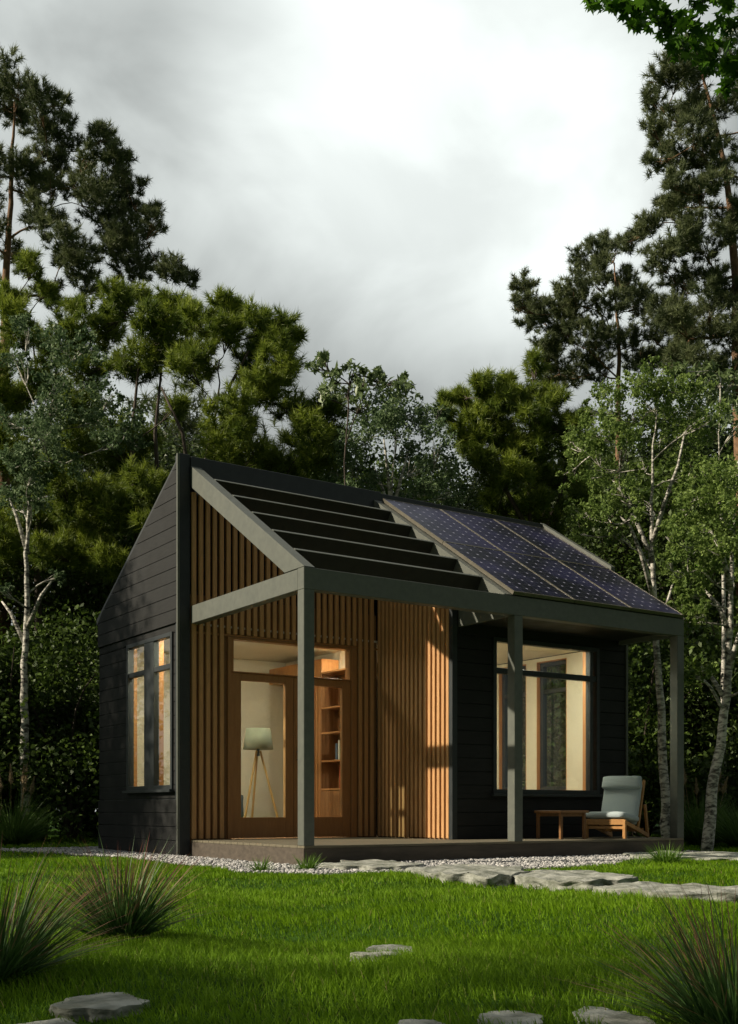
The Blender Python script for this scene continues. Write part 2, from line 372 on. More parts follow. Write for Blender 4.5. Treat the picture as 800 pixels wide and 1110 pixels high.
# inside: partition, ceiling, floor, timber clad box
m = MB(); m.box(X1+.142, X1+.165, YW+.14, YB-.17, 0, 2.54); m.box(X1+.03, X1+.055, .155, YB-.17, 0, 2.54); m.build('partition_wall', M['cream'], house)
m = MB(); m.box(.03, XR-.141, -.0, YB-.141, 2.545, 2.57); m.box(X1+.14, XR-.141, YW+.141, -.001, 2.545, 2.57); m.build('ceiling', M['grey_wall'], house)
m = MB(); m.box(.03, XR-.141, .0, YB-.141, -.06, -.003); m.box(X1+.14, XR-.141, YW+.141, -.001, -.06, -.003); m.build('floor', M['floor_in'], house)
m = MB(); m.box(2.42, X1+.02, .95, 1.86, 0, 2.42); m.box(2.42, X1+.02, 1.861, YB-.18, 2.2, 2.42); m.build('timber_box', M['reveal'], house)
m = MB(); y = .96
while y < 1.80: m.box(2.40, 2.42, y, y+.045, .01, 2.16); y += .075
m.build('timber_slats', M['reveal'], house, bevel=.002)
# door set
dr = MB()
dr.box(.497, .545, -.03, .10, 0, 2.44); dr.box(2.270, 2.351, -.03, .10, 0, 2.44); dr.box(.545, 2.270, -.03, .10, 1.985+.03, 2.03+.0); dr.box(.545, 2.270, -.03, .10, 2.415, 2.44)
dr.box(.545, .575, -.028, .09, 2.03, 2.415); dr.box(2.245, 2.270, -.028, .09, 2.03, 2.415)
df = dr.build('door_frame', M['wood_board'], house, bevel=.003)
m = MB(); m.box(.575, 2.245, .0, .008, 2.03, 2.415); m.build('transom_pane', M['glass'], df)
for a, b, g0, g1 in ((.549, 1.417, .684, 1.301), (1.423, 2.266, 1.53, 2.140)):
    d = MB(); d.box(a, g0, -.012, .045, .012, 2.012); d.box(g1, b, -.012, .045, .012, 2.012); d.box(g0, g1, -.012, .045, .012, .262); d.box(g0, g1, -.012, .045, 1.925, 2.012)
    dd = d.build('door', M['wood_board'], house, bevel=.003)
    m = MB(); m.box(g0-.005, g1+.005, .012, .020, .257, 1.93); m.build('pane', M['glass'], dd)
m = MB(); m.tube([(1.462, -.05, .96), (1.462, -.05, 1.10)], [.009, .009], 8); m.tube([(1.462, -.05, .98), (1.462, -.01, .98)], [.006, .006], 6); m.tube([(1.462, -.05, 1.08), (1.462, -.01, 1.08)], [.006, .006], 6)
m.build('handle', M['darkcer'], dd)
# deck
m = MB(); y = YF
while y < -.05:
    yy = min(y+.138, -.051); xe = XR-.04 if yy < YW-.03 else X1-.025
    m.box(0.004, xe, y, yy, -.026, 0); y += .143
deck = m.build('deck', M['deck'], house, bevel=.003)
m = MB(); m.box(0, 5.566, YF+.004, YF+.035, -.21, -.027); m.box(0, .03, YF+.036, -.04, -.21, -.027); m.box(5.536, 5.566, YF+.036, YW-.05, -.21, -.027)
m.build('fascia', M['fascia'], deck, bevel=.003)
m = MB(); m.box(.1, 5.4, -2.4, -2.3, -.21, -.03); m.box(.1, 2.6, -1.2, -1.1, -.21, -.03); m.build('joist', M['fascia'], deck)
m = MB(); m.box(XL+.01, XR-.02, .05, YB-.02, -.3, BZ+.001); m.box(X1+.01, XR-.02, YW+.04, .04, -.3, BZ+.001); m.build('foundation', M['fascia'], house)
# posts and beams
PW = .123
for a in (0., 2.745, 5.441):
    m = MB(); m.box(a, a+PW, YF, YF+PW, .001 if a else .001, 2.54); m.build('post', M['frame'], house, bevel=.004)
m = MB(); m.box(0, 5.564, YF, YF+PW, 2.541, 2.757); m.build('front_beam', M['frame'], house, bevel=.004)
m = MB(); m.box(0.001, PW-.002, YF+PW+.001, -.052, 2.545, 2.752); m.build('side_beam', M['frame'], house, bevel=.004)
m = MB(); m.box(2.747, 2.80, YF+PW+.001, YW-.032, 2.545, 2.752); m.build('side_beam', M['frame'], house, bevel=.004)
m = MB(); m.box(5.46, 5.56, YF+PW+.001, YW-.032, 2.545, 2.752); m.build('side_beam', M['frame'], house, bevel=.004)
m = MB(); m.box(2.802, 5.458, YF+PW+.002, YW-.03, 2.60, 2.63); m.build('porch_ceiling', M['louvre'], house)
def rafter(x0, x1, dep=.245, mat='frame', name='rafter', y0=None, y1=-.052, lift=0.):
    y0 = YF+.002 if y0 is None else y0; m = MB()
    lo = [(y0, zf(y0)-.006+lift), (y1, zf(y1)+lift), (y1, zf(y1)-dep+lift)]
    yk = y0 if zf(y0)-dep+lift > 2.76 else (2.76+dep-lift-ZR)/SL
    poly = [(y0, max(2.76, zf(y0)-dep+lift)), (yk, 2.76 if yk > y0 else zf(y0)-dep+lift), (y1, zf(y1)-dep+lift), (y1, zf(y1)+lift), (y0, max(zf(y0)+lift, 2.765))]
    if abs(poly[0][0]-poly[1][0]) < 1e-6: poly.pop(1)
    return m.prism(poly, 'x', x0, x1).build(name, M[mat], house, bevel=.004)
rafter(0.0, .13)
rafter(2.60, 2.72)
# ridge board and back roof
m = MB(); m.box(.004, 2.72, -.05, -.006, 4.20, 4.515); m.box(2.721, XR, -.045, -.006, 4.30, 4.50); m.build('ridge_board', M['frame_dark'], house, bevel=.004)
m = MB(); m.prism([(-.004, 4.50), (YB+.05, zb(YB+.05)+.03), (YB+.05, zb(YB+.05)-.05), (-.004, 4.42)], 'x', XL-.03, XR+.03); m.build('rear_roof', M['roof'], house)
# louvres square to the slope
sn = SL/math.hypot(1, SL); cs = 1/math.hypot(1, SL)
for k in range(5):
    yt = -.42-.4545*k; zt = zf(yt); c = np.array([0, yt, zt])+np.array([0, sn, -cs])*.11
    m = MB(); m.obox((1.365, c[1], c[2]), ((1, 0, 0), (0, cs, sn), (0, -sn, cs)), (1.234, .019, .11)); lv = m.build('louvre', M['louvre'], house, bevel=.002)
    ct = np.array([0, yt, zt])+np.array([0, -sn, cs])*.004; m = MB(); m.obox((1.365, ct[1], ct[2]), ((1, 0, 0), (0, cs, sn), (0, -sn, cs)), (1.234, .021, .0035)); m.build('cap', M['frame'], lv)  # cap: lighter strip painting the sky light along the top edge
# right roof slab, panels
m = MB(); m.prism([(YF+.01, zf(YF+.01)-.0), (-.05, zf(-.05)), (-.05, zf(-.05)-.12), (YF+.14, 2.765), (YF+.01, 2.765)], 'x', 2.722, 5.56); m.build('front_roof', M['roof'], house)
m = MB(); m.prism([(YW+.2, zf(YW+.2)+.005), (-.0, zf(0)+.005), (-.0, zf(0)+.095), (YW+.2, zf(YW+.2)+.095)], 'x', 5.562, 5.64); m.build('verge_trim', M['frame'], house, bevel=.004)
ex = np.array([1., 0, 0]); ey = np.array([0, cs, sn]); ez = np.array([0, -sn, cs])
yb_, yt_ = -2.66, -.085; slen = (yt_-yb_)/cs; orig = np.array([2.700, yb_, zf(yb_)])
pw = (5.53-2.700)/3; ph = slen/2
for i in range(3):
    for j in range(2):
        o = orig+ex*(i*pw)+ey*(j*ph)
        def L(u, v, h): return o+ex*u+ey*v+ez*h
        a, b, c, d = .004, pw-.004, .004, ph-.004; fr = .013
        m = MB()
        for (u0, u1, v0, v1) in ((a, a+fr, c, d), (b-fr, b, c, d), (a+fr, b-fr, c, c+fr), (a+fr, b-fr, d-fr, d)):
            m.obox(L((u0+u1)/2, (v0+v1)/2, .030), (ex, ey, ez), ((u1-u0)/2, (v1-v0)/2, .020))
        p = m.build('solar_panel', M['frame_alu'], house)
        V = [L(a+fr, c+fr, .046), L(b-fr, c+fr, .046), L(b-fr, d-fr, .046), L(a+fr, d-fr, .046)]
        V += [v-ez*.03 for v in V]
        q = mesh_obj('cells', V, [[0, 1, 2, 3], [7, 6, 5, 4], [0, 4, 5, 1], [1, 5, 6, 2], [2, 6, 7, 3], [3, 7, 4, 0]], M['solar'], p)
        uvl = q.data.uv_layers.new(name='UVMap'); uvs = [(0.0, 0.0), (6, 0), (6, 10), (0, 10)]*2
        for poly in q.data.polygons:
            for li in poly.loop_indices: uvl.data[li].uv = uvs[q.data.loops[li].vertex_index]
# ceiling lights added out of view to brighten the rooms
def fill_light(x, y, power, lab):
    e = empty('added_ceiling_light', (x, y, 2.54), lab, 'ceiling light', 'added ceiling lights inside the house')
    m = MB(); m.tube([(x, y, 2.543), (x, y, 2.515)], [.13, .13], 24); m.build('housing', M['frame_dark'], e)
    m = MB(); m.tube([(x, y, 2.514), (x, y, 2.505)], [.115, .115], 24); m.build('diffuser', emit('fill_diffuser', (1, .90, .72), power), e)
fill_light(2.36, .16, 280, 'added warm ceiling light above the bookcase behind the right door leaf')
fill_light(.30, .60, 230, 'added warm ceiling light in the front left corner of the room with the floor lamp')
fill_light(4.2, -1.34, 230, 'added warm ceiling light just inside the big front window beside the lounge chair')
fill_light(3.05, .5, 260, 'added warm ceiling light at the back of the room behind the big front window')

# ------------------------------------------------------------------ furniture
def rounded_cushion(c, ax, h, name, mat, parent, r=.03, puff=.012):
    bm = bmesh.new(); bmesh.ops.create_cube(bm, size=2)
    bmesh.ops.subdivide_edges(bm, edges=bm.edges, cuts=7, use_grid_fill=True)
    A = [np.array(a) for a in ax]; V = []
    for v in bm.verts:
        p = np.array(v.co); q = p*np.array(h); inner = np.array(h)-r; cl = np.clip(q, -inner, inner); d = q-cl; l = np.linalg.norm(d)
        if l > 1e-9: q = cl+d/l*min(l, r) if l > r else q
        q[2] *= 1+puff/h[2]*(1-p[0]**2)*(1-p[1]**2)
        q[2] += .004*math.sin(9*p[0]+4*p[1])
        V.append(np.array(c)+q[0]*A[0]+q[1]*A[1]+q[2]*A[2])
    F = [[v.index for v in f.verts] for f in bm.faces]; bm.free()
    return mesh_obj(name, V, F, mat, parent, smooth=True)
# lounge chair: f forward, s sideways
cf = np.array([-.934, -.357, 0]); cs_ = np.array([.357, -.934, 0]); O = np.array([4.54, -2.29, 0.])
chair = empty('lounge_chair', tuple(O-cf*.3), 'low teak lounge chair with blue-grey cushions at the right end of the deck', 'chair')
def Q(f, s, z): return O+cf*f+cs_*s+UP*z
hw = .25
m = MB()
m.bar(Q(0, -hw, .205), Q(0, hw, .205), .07, .03, up=cf); m.bar(Q(-.012, -hw+.02, .135), Q(-.012, hw-.02, .135), .035, .025, up=cf)
m.bar(Q(-.60, -hw, .10), Q(-.60, hw, .10), .045, .03, up=cf)
for k in range(6): m.bar(Q(-.08-.09*k, -hw+.02, .215-.018*k), Q(-.08-.09*k, hw-.02, .215-.018*k), .05, .014, up=UP)
m.build('seat_frame', M['teak'], chair, bevel=.003)
for s_ in (-hw, hw):
    m = MB(); m.bar(Q(0, s_, .001), Q(-.0, s_, .235), .038, .045, up=cf); m.build('front_leg', M['teak'], chair, bevel=.003)
    m = MB(); m.bar(Q(-.02, s_, .20), Q(-.74, s_, .03), .03, .05, up=UP); m.build('side_rail', M['teak'], chair, bevel=.003)
    m = MB(); m.bar(Q(-.76, s_, .001), Q(-.66, s_, .42), .03, .045, up=cf); m.build('rear_leg', M['teak'], chair, bevel=.003)
    m = MB(); m.bar(Q(-.46, s_*.93, .10), Q(-.685, s_*.93, .73), .026, .04, up=cf); m.build('back_frame', M['teak'], chair, bevel=.003)
m = MB()
for k in range(6):
    t = .18+.15*k; m.bar(Q(-.46-.225*t, -hw+.02, .10+.63*t), Q(-.46-.225*t, hw-.02, .10+.63*t), .04, .014, up=cf)
m.build('back_slats', M['teak'], chair)
sd = cf*.985+UP*.12; sd /= np.linalg.norm(sd); un = np.cross(sd, cs_); un = un if un[2] > 0 else -un
rounded_cushion(Q(-.215, 0, .265), (sd, cs_, un), (.265, .262, .042), 'seat_cushion', M['cushion'], chair, .038)
bd = -cf*.33+UP*.94; bd /= np.linalg.norm(bd); bn = np.cross(cs_, bd); bn = bn if np.dot(bn, cf) > 0 else -bn
bc = Q(-.535, 0, .435)+bn*.045
rounded_cushion(bc, (bd, cs_, bn), (.30, .25, .035), 'back_cushion', M['cushion'], chair, .034)
rounded_cushion(bc+bd*.245+bn*.062, (bd, cs_, bn), (.085, .258, .038), 'head_pillow', M['cushion'], chair, .03)
# side table
tb = empty('side_table', (4.02, -2.08, 0), 'low brown wooden side table beside the lounge chair, under the big window', 'table')
m = MB(); m.box(3.77, 4.23, -2.32, -1.84, .315, .345); m.build('table_top', M['table_wood'], tb, bevel=.004)
for y in (-2.27, -1.91): m = MB(); m.box(3.80, 4.20, y, y+.02, .275, .314); m.build('apron', M['table_wood'], tb)
for x in (3.79, 4.175):
    for y in (-2.29, -1.89):
        m = MB(); m.box(x, x+.035, y, y+.035, .001, .3145); m.build('leg', M['table_wood'], tb, bevel=.003)
# floor lamp
lp = empty('floor_lamp', (1.60, 1.25, 0), 'tripod floor lamp with pale green drum shade and wooden legs, behind the left door glass', 'lamp')
m = MB(); n = 28; v = []
for z, r in ((1.17, .205), (1.45, .165)):
    for k in range(n): v.append((1.60+r*math.cos(2*math.pi*k/n), 1.25+r*math.sin(2*math.pi*k/n), z))
m.add(v, [[k, (k+1) % n, n+(k+1) % n, n+k] for k in range(n)]); sh = m.build('lamp_shade', M['shade'], lp, smooth=True)
md = sh.modifiers.new('thick', 'SOLIDIFY'); md.thickness = .004
m = MB(); m.tube([(1.60, 1.25, 1.08), (1.60, 1.25, 1.26)], [.022, .018], 10); m.build('lamp_socket', M['darkcer'], lp)
for k in range(3):
    a = R(200+120*k); m = MB(); m.tube([(1.60+.03*math.cos(a), 1.25+.03*math.sin(a), 1.15), (1.60+.33*math.cos(a), 1.25+.33*math.sin(a), .001)], [.014, .017], 8); m.build('leg', M['lampwood'], lp)
# armchair
ac = empty('armchair', (1.20, 1.90, 0), 'slate blue armchair at the left edge of the left door glass, behind the floor lamp', 'armchair')
m = MB(); m.box(.90, 1.50, 1.60, 2.2, .12, .30); m.build('base', M['sofa'], ac, bevel=.02)
rounded_cushion((1.20, 1.88, .37), ((1, 0, 0), (0, 1, 0), (0, 0, 1)), (.24, .28, .075), 'seat_cushion', M['sofa'], ac, .05)
rounded_cushion((1.20, 2.20, .55), ((1, 0, 0), (0, .2, .98), (0, -.98, .2)), (.30, .28, .08), 'backrest', M['sofa'], ac, .05)
for s_ in (.885, 1.515): rounded_cushion((s_, 1.9, .40), ((0, 1, 0), (0, 0, 1), (1, 0, 0)), (.32, .17, .055), 'armrest', M['sofa'], ac, .045)
for x in (.94, 1.44):
    for y in (1.64, 2.14): m = MB(); m.box(x, x+.03, y, y+.03, .001, .119); m.build('leg', M['lampwood'], ac)
# bookcase facing the room, against the partition
bx0, bx1, by0, by1 = 2.37, 2.655, .20, .90
bc_ = empty('bookcase', (2.5, .55, 0), 'tall walnut bookcase with open shelves behind the right door glass', 'bookcase')
m = MB(); m.box(bx0, bx1, by0, by0+.022, 0, 2.25); m.box(bx0, bx1, by1-.022, by1, 0, 2.25); m.build('side_panel', M['shelf'], bc_)
m = MB(); m.box(bx1-.015, bx1, by0+.022, by1-.022, 0, 2.25); m.build('back_panel', M['shelf'], bc_)
shz = [.02, .62, 1.00, 1.38, 1.72, 2.2]
for z in shz: m = MB(); m.box(bx0, bx1-.016, by0+.023, by1-.023, z, z+.022); m.build('shelf', M['reveal'], bc_)
m = MB(); m.box(bx0-.004, bx0+.014, by0+.03, by1-.03, .045, .61); m.build('cupboard_door', M['shelf'], bc_)
bookl = {0: ('white leaning book with bare cover on the lowest open shelf of the bookcase', 'paper'), 1: ('red book beside the white one on the lowest open shelf of the bookcase', 'red')}
def book(y, z, w, h, mat, lab, d=.16):
    m = MB(); m.box(bx0+.03, bx0+.03+d, y, y+w, z, z+h); o = MB()
    b = empty('book', (bx0+.1, y+w/2, z), lab, 'book', 'books on the shelves of the bookcase')
    c = MB(); c.box(bx0+.03, bx0+.03+d, y, y+.003, z, z+h); c.box(bx0+.03, bx0+.03+d, y+w-.003, y+w, z, z+h); c.box(bx0+.027, bx0+.030, y, y+w, z, z+h); c.build('cover', M[mat], b)
    m = MB(); m.box(bx0+.031, bx0+.025+d, y+.0032, y+w-.0032, z+.004, z+h-.004); m.build('pages', M['paper'], b)
book(.36, .6425, .045, .22, 'paper', bookl[0][0]); book(.42, .6425, .04, .30, 'red', bookl[1][0])
book(.30, 1.0225, .05, .24, 'green_cover', 'thick pale green book at the near end of the middle shelf of the bookcase')
book(.36, 1.0225, .035, .27, 'paper', 'white book second from the near end of the middle shelf of the bookcase')
book(.405, 1.0225, .05, .25, 'green_cover', 'thick pale green book third from the near end of the middle shelf of the bookcase')
book(.465, 1.0225, .03, .26, 'paper', 'thin white book beside the far green book on the middle shelf of the bookcase')
book(.52, 1.0225, .04, .22, 'spine1', 'blue book at the far end of the middle shelf of the bookcase')
book(.34, 1.4025, .045, .21, 'spine1', 'blue book beside the dark vase on the upper shelf of the bookcase')
book(.395, 1.4025, .03, .23, 'paper', 'white book beside the dark vase on the upper shelf of the bookcase')
def vase(y, z, r, h, lab, mat='darkcer'):
    m = MB(); prof = [(0, .5), (.1, .8), (.35, 1.), (.6, .85), (.8, .4), (.93, .35), (1, .5)]
    m.tube([(bx0+.13, y, z+h*a) for a, b in prof], [r*b for a, b in prof], 16); o = m.build('vase', M[mat], None, base=(bx0+.13, y, z), smooth=True); props(o, lab, 'vase')
vase(.52, 1.4025, .055, .2, 'round dark vase standing beside the books on the upper shelf of the bookcase'); vase(.45, 1.7425, .06, .2, 'round dark vase alone on the top shelf of the bookcase')

# ------------------------------------------------------------------ GROUND, gravel, stones
def axis_lines(c):
    a = np.arange(-9, 9.01, .15); b = 9+np.cumsum(np.geomspace(.3, 40, 24)); return c+np.concatenate([-b[::-1], a, b])
gx, gy = axis_lines(-1.), axis_lines(-5.)
X, Y = np.meshgrid(gx, gy, indexing='ij'); Z = ground_z(X, Y)
V = np.stack([X, Y, Z], -1).reshape(-1, 3); nx, ny = len(gx), len(gy)
I = np.arange((nx-1)*(ny-1)); i0 = I//(ny-1)*ny+I % (ny-1)
mesh_obj('ground', V, np.stack([i0, i0+ny, i0+ny+1, i0+1], 1), M['ground'], smooth=True, kind='structure')
def wob(t, a, b, s): return sum(math.sin(t*f+s*f)*c for f, c in ((a, 1), (b, .5)))
grav = [(-2.1, 3.6), (-1.75, 2.9), (-1.3, 2.2), (-1.0, 1.5), (-1.05, .9), (-.8, .2), (-.85, -.7), (-.98, -2.0), (-.93, -2.7), (-1.12, -3.4), (-.72, -4.05), (-.2, -4.2), (.3, -4.42), (1.1, -4.5), (1.9, -4.35), (2.8, -4.2), (3.3, -3.75), (4.4, -3.6), (5.2, -3.35), (5.9, -3.2), (6.1, -2.2), (6.0, 3.4), (-1.0, 3.5)]
def inpoly(x, y, poly):
    c = np.zeros(x.shape, bool); n = len(poly)
    for i in range(n):
        (xa, ya), (xb, yb2) = poly[i], poly[(i+1) % n]
        k = ((ya > y) != (yb2 > y)); xi = (xb-xa)*(y-ya)/((yb2-ya) if yb2 != ya else 1e-9)+xa; c ^= (k & (x < xi))
    return c
m = MB(); m.add([(a, b, GZ+.006) for a, b in grav], [list(range(len(grav)))]); m.build('gravel_path', M['gravel'], kind='structure')
# pebbles
ico = bmesh.new(); bmesh.ops.create_icosphere(ico, subdivisions=1, radius=1); IV = np.array([v.co[:] for v in ico.verts]); IF = np.array([[v.index for v in f.verts] for f in ico.faces]); ico.free()
n = 52000; px = rng.uniform(-2.2, 6.2, n); py = rng.uniform(-4.6, 3.6, n)
ok = inpoly(px, py, grav) & ~((px > XL) & (px < XR) & (py > YF+.01) & (py < YB)) & ((px < 6.1) & ((px-CAM[0])*FW[0]+(py-CAM[1])*FW[1] < 16.5))
px, py = px[ok], py[ok]; n = len(px); sz = rng.uniform(.010, .021, n)
T = IV[None]*(sz[:, None, None]*np.stack([rng.uniform(.7, 1.3, n), rng.uniform(.7, 1.3, n), rng.uniform(.45, .8, n)], 1)[:, None, :])
T = T*rng.uniform(.8, 1.15, T.shape[:2]+(1,)); an = rng.uniform(0, 6.28, n); ca, sa = np.cos(an)[:, None], np.sin(an)[:, None]
T = np.stack([T[..., 0]*ca-T[..., 1]*sa, T[..., 0]*sa+T[..., 1]*ca, T[..., 2]], -1)+np.stack([px, py, GZ+.008+rng.uniform(0, .014, n)], 1)[:, None, :]
F = (IF[None]+(np.arange(n)*12)[:, None, None]).reshape(-1, 3)
o = mesh_obj('pebbles', T.reshape(-1, 3), F, M['gravel_stone'], tint=np.repeat(rng.random(n)**1.3, 12)); props(o, 'loose grey and white gravel around the deck and along the house', 'gravel', kind='stuff')
# flat stones
STONES = []
def stone(pxl, pxr, yt, yb_, h, lab, group, seed, name='stepping_stone', cat='stone'):
    K = (.364-GZ-h)*FPX; t0 = K/(yt-HOR); t1 = K/(yb_-HOR); pc = (pxl+pxr)/2; tc = (t0+t1)/2
    c = P(pc, HOR, tc); hwid = (pxr-pxl)/2/FPX*tc; hd = max((t0-t1)/2, .06)
    c[2] = float(ground_z(c[0], c[1]))
    bm = bmesh.new(); bmesh.ops.create_icosphere(bm, subdivisions=5, radius=1); V = []
    sv = Vector((seed*3.1, seed*1.7, seed*.9))
    for v in bm.verts:
        p = v.co; a = math.atan2(p.y, p.x); rr = 1+.13*noise.noise(Vector((math.cos(a)*1.6, math.sin(a)*1.6, 0))+sv)*2+.16*noise.noise(Vector((math.cos(a)*3.5, math.sin(a)*3.5, 2))+sv)
        rxy = math.hypot(p.x, p.y); k = min(1, rxy*1.28)**.62/max(rxy, 1e-6)*rr if rxy > 1e-5 else 0
        X_ = p.x*k; Y_ = p.y*k; z = np.sign(p.z)*min(1, abs(p.z)*1.7)
        q = Vector((X_*hwid*3, Y_*hd*3, 0)); nz = noise.fractal(q*1.6+sv, 1, 2, 5)
        zz = z*h*.88+nz*h*.26-.012
        side = 1-.10*(1-abs(z))*noise.noise(Vector((a*3, p.z*4, seed)))
        q2 = c+RT*X_*hwid*side+FW*Y_*hd*side+UP*zz; V.append(q2)
    F = [[v.index for v in f.verts] for f in bm.faces]; bm.free()
    o = mesh_obj(name, V, F, M['rock'], base=c, smooth=True); props(o, lab, cat, group); STONES.append((c, hwid, hd)); return o
gs, gb = 'flat stepping stones between the deck and the lawn', 'stones half sunk in the lawn'
stone(352, 456, 930.5, 937, .07, 'thin grey-green flat stone against the deck front, leftmost of the stepping stones', gs, 1)
stone(446, 572, 934.5, 945, .10, 'flat pale stone second from the left among the stepping stones before the deck', gs, 2)
stone(556, 688, 941, 950, .09, 'broad flat stone in front of the second deck post, middle of the stepping stones', gs, 3)
stone(662, 824, 950.5, 962, .10, 'largest flat grey stone of the stepping stones, reaching the right edge of the photo', gs, 4)
stone(684, 836, 921, 929, .06, 'flat stone lying below the right end of the deck, behind the bright grass tuft', gs, 5)
stone(400, 450, 1019, 1027, .05, 'small pale stone in mid lawn, the farther of the two close together', gb, 6, 'sunken_stone')
stone(382, 432, 1030, 1038, .06, 'small pale stone in mid lawn, the nearer of the two close together', gb, 7, 'sunken_stone')
stone(66, 156, 1074, 1092, .038, 'rough grey stone in the dark grass beside the bottom left clump, the farther of two', gb, 8, 'sunken_stone')
stone(12, 92, 1094, 1112, .035, 'rough grey stone in the bottom left corner, the nearer of two', gb, 9, 'sunken_stone')
stone(427, 488, 1099, 1118, .035, 'small stone at the bottom edge, left of the other two there', gb, 10, 'sunken_stone')
stone(516, 592, 1092, 1112, .03, 'dark mossy stone at the bottom edge, middle of the three there', gb, 11, 'sunken_stone')
stone(626, 708, 1084, 1112, .036, 'grey stone partly behind the bottom right grass clump', gb, 12, 'sunken_stone')

# ------------------------------------------------------------------ blades
def blades(base, az, lean, length, width, seg=3, curve=1., tint0=None, tint1=None):
    """many curved tapering blades; returns V,F(tri),tint"""
    n = len(base); d = np.stack([np.cos(az), np.sin(az), np.zeros(n)], 1); s = np.stack([-np.sin(az), np.cos(az), np.zeros(n)], 1)
    rot = rng.uniform(-1.2, 1.2, n)[:, None]; s = s*np.cos(rot)+d*np.sin(rot)
    rows = []; p = base.copy(); tt = []
    for k in range(seg+1):
        f = k/seg; w = width*(1-f**1.6)*.5
        if k < seg: rows += [p-s*w[:, None], p+s*w[:, None]]; tt += [f, f]
        else: rows += [p]; tt += [1.]
        th = lean+curve*f; p = p+(d*np.sin(th)[:, None]+UP*np.cos(th)[:, None])*(length/seg)[:, None]
    V = np.stack(rows, 1); k = V.shape[1]; F = []
    for j in range(seg-1): a = 2*j; F += [(a, a+1, a+3), (a, a+3, a+2)]
    F += [(2*seg-2, 2*seg-1, 2*seg)]
    F = (np.array(F)[None]+(np.arange(n)*k)[:, None, None]).reshape(-1, 3)
    T0 = (tint0 if tint0 is not None else rng.random(n))[:, None]; tt = np.array(tt)[None]
    T = T0*np.ones_like(tt) if tint1 is None else tint1(T0, tt)
    return V.reshape(-1, 3), F, T.reshape(-1)
# lawn
LV = []; LF = []; LT = []; off = 0
def lawn_zone(n, t0, t1, hgt, wid, seg):
    global off
    t = np.sqrt(rng.uniform(t0*t0, t1*t1, n)); px = rng.uniform(-230, 1030, n)
    b = CAM+t[:, None]*FW+((px-400)/FPX*t)[:, None]*RT; x, y = b[:, 0], b[:, 1]
    ok = ~inpoly(x, y, grav) & ~((x > XL-.3) & (x < XR+.3) & (y > YF-.3) & (y < YB+.2))
    for c, a, d in STONES:
        u = ((b-c)@RT)/(a*.86); v = ((b-c)@FW)/(d*.80); ok &= (u*u+v*v > 1)
    b = b[ok]; n = len(b); b[:, 2] = ground_z(b[:, 0], b[:, 1])-.004
    patch = .5+.5*np.sin(b[:, 0]*2.3+np.sin(b[:, 1]*1.7)*1.5)*np.sin(b[:, 1]*2.9+np.cos(b[:, 0]*1.3))
    patch2 = .5+.5*np.sin(b[:, 0]*9+np.sin(b[:, 1]*7)*1.5)*np.sin(b[:, 1]*8.1+np.cos(b[:, 0]*6.3)*1.4)
    ln = hgt*(.40+.55*patch+.40*patch2)*rng.uniform(.6, 1.25, n)
    az = rng.normal(2.4+.9*np.sin(b[:, 0]*1.3+b[:, 1]), 1.1, n)
    V, F, T = blades(b, az, rng.uniform(.05, .5, n), ln, wid*rng.uniform(.7, 1.3, n), seg, .9, tint0=np.where(rng.random(n) < .025, rng.uniform(.8, 1, n), .62*np.clip(.05+.45*patch+.3*patch2+rng.normal(.12, .2, n), 0, 1)))
    LV.append(V); LF.append(F+off); LT.append(T); off += len(V)
lawn_zone(75000, 2.3, 4.6, .055, .0042, 3)
lawn_zone(90000, 4.3, 8., .052, .0055, 2)
lawn_zone(110000, 7.7, 13., .050, .0085, 2)
lawn_zone(60000, 12.6, 24., .055, .016, 2)
o = mesh_obj('lawn', np.concatenate(LV), np.concatenate(LF), M['lawn'], tint=np.concatenate(LT)); props(o, 'bright green mown grass in front of the house', 'grass', kind='stuff')
def clump(name, px, t, n, length, spread, width, mat, lab, cat, group, rbase=.05, tips=False, lean=(.03, 1.15), seg=5, curve=.45, plumes=0, parts=True):
    b0 = G(px, t); a = rng.uniform(0, 2*math.pi, n); r = rbase*np.sqrt(rng.random(n)); az = a+rng.normal(0, .35, n)
    base = b0+np.stack([r*np.cos(a), r*np.sin(a), np.full(n, -.005)], 1)
    le = rng.uniform(0, 1, n)**.8; lean_ = lean[0]+(lean[1]-lean[0])*le
    ln = length*rng.uniform(.55, 1.08, n)
    t0 = rng.random(n)
    red = (rng.random(n) < .6)[:, None]
    f1 = (lambda T0, tt: np.where(red & (tt > .45), .66+.34*np.clip((tt-.45)*2.2, 0, 1), T0*.6)) if tips else None
    V, F, T = blades(base, az, lean_, ln, width*rng.uniform(.7, 1.3, n), seg, curve, tint0=t0, tint1=f1)
    root = empty(name, tuple(b0), lab, cat, group)
    mesh_obj('blades', V, F, M[mat], root, tint=T)
    for k in range(plumes):
        a = rng.uniform(0, 6.28); ln_ = length*rng.uniform(1.0, 1.35); tilt = rng.uniform(.05, .35); d = np.array([math.cos(a), math.sin(a), 0])
        pts = [b0+d*rbase+ (d*math.sin(tilt)+UP*math.cos(tilt))*ln_*f for f in (0, .4, .75, 1)]
        m = MB(); m.tube(pts, [.004]*4, 5); st = m.build('stalk', M['plume'], root)
        nn = 260; f = rng.random(nn); c = pts[2]+(pts[3]-pts[2])*f[:, None]; V, F, T = blades(c, rng.uniform(0, 6.28, nn), rng.uniform(.2, .9, nn), np.full(nn, .07)*(1.15-f), np.full(nn, .02), 2, .3)
        mesh_obj('plume', V, F, M['plume'], st, tint=T)
    return root
gc = 'purple tipped grass clumps in the lawn'
clump('grass_clump', 133, 4.55, 620, .44, .3, .0075, 'sedge', 'spiky grass clump with purplish tips in the left lawn, whole and in view', 'grass clump', gc, .07, True)
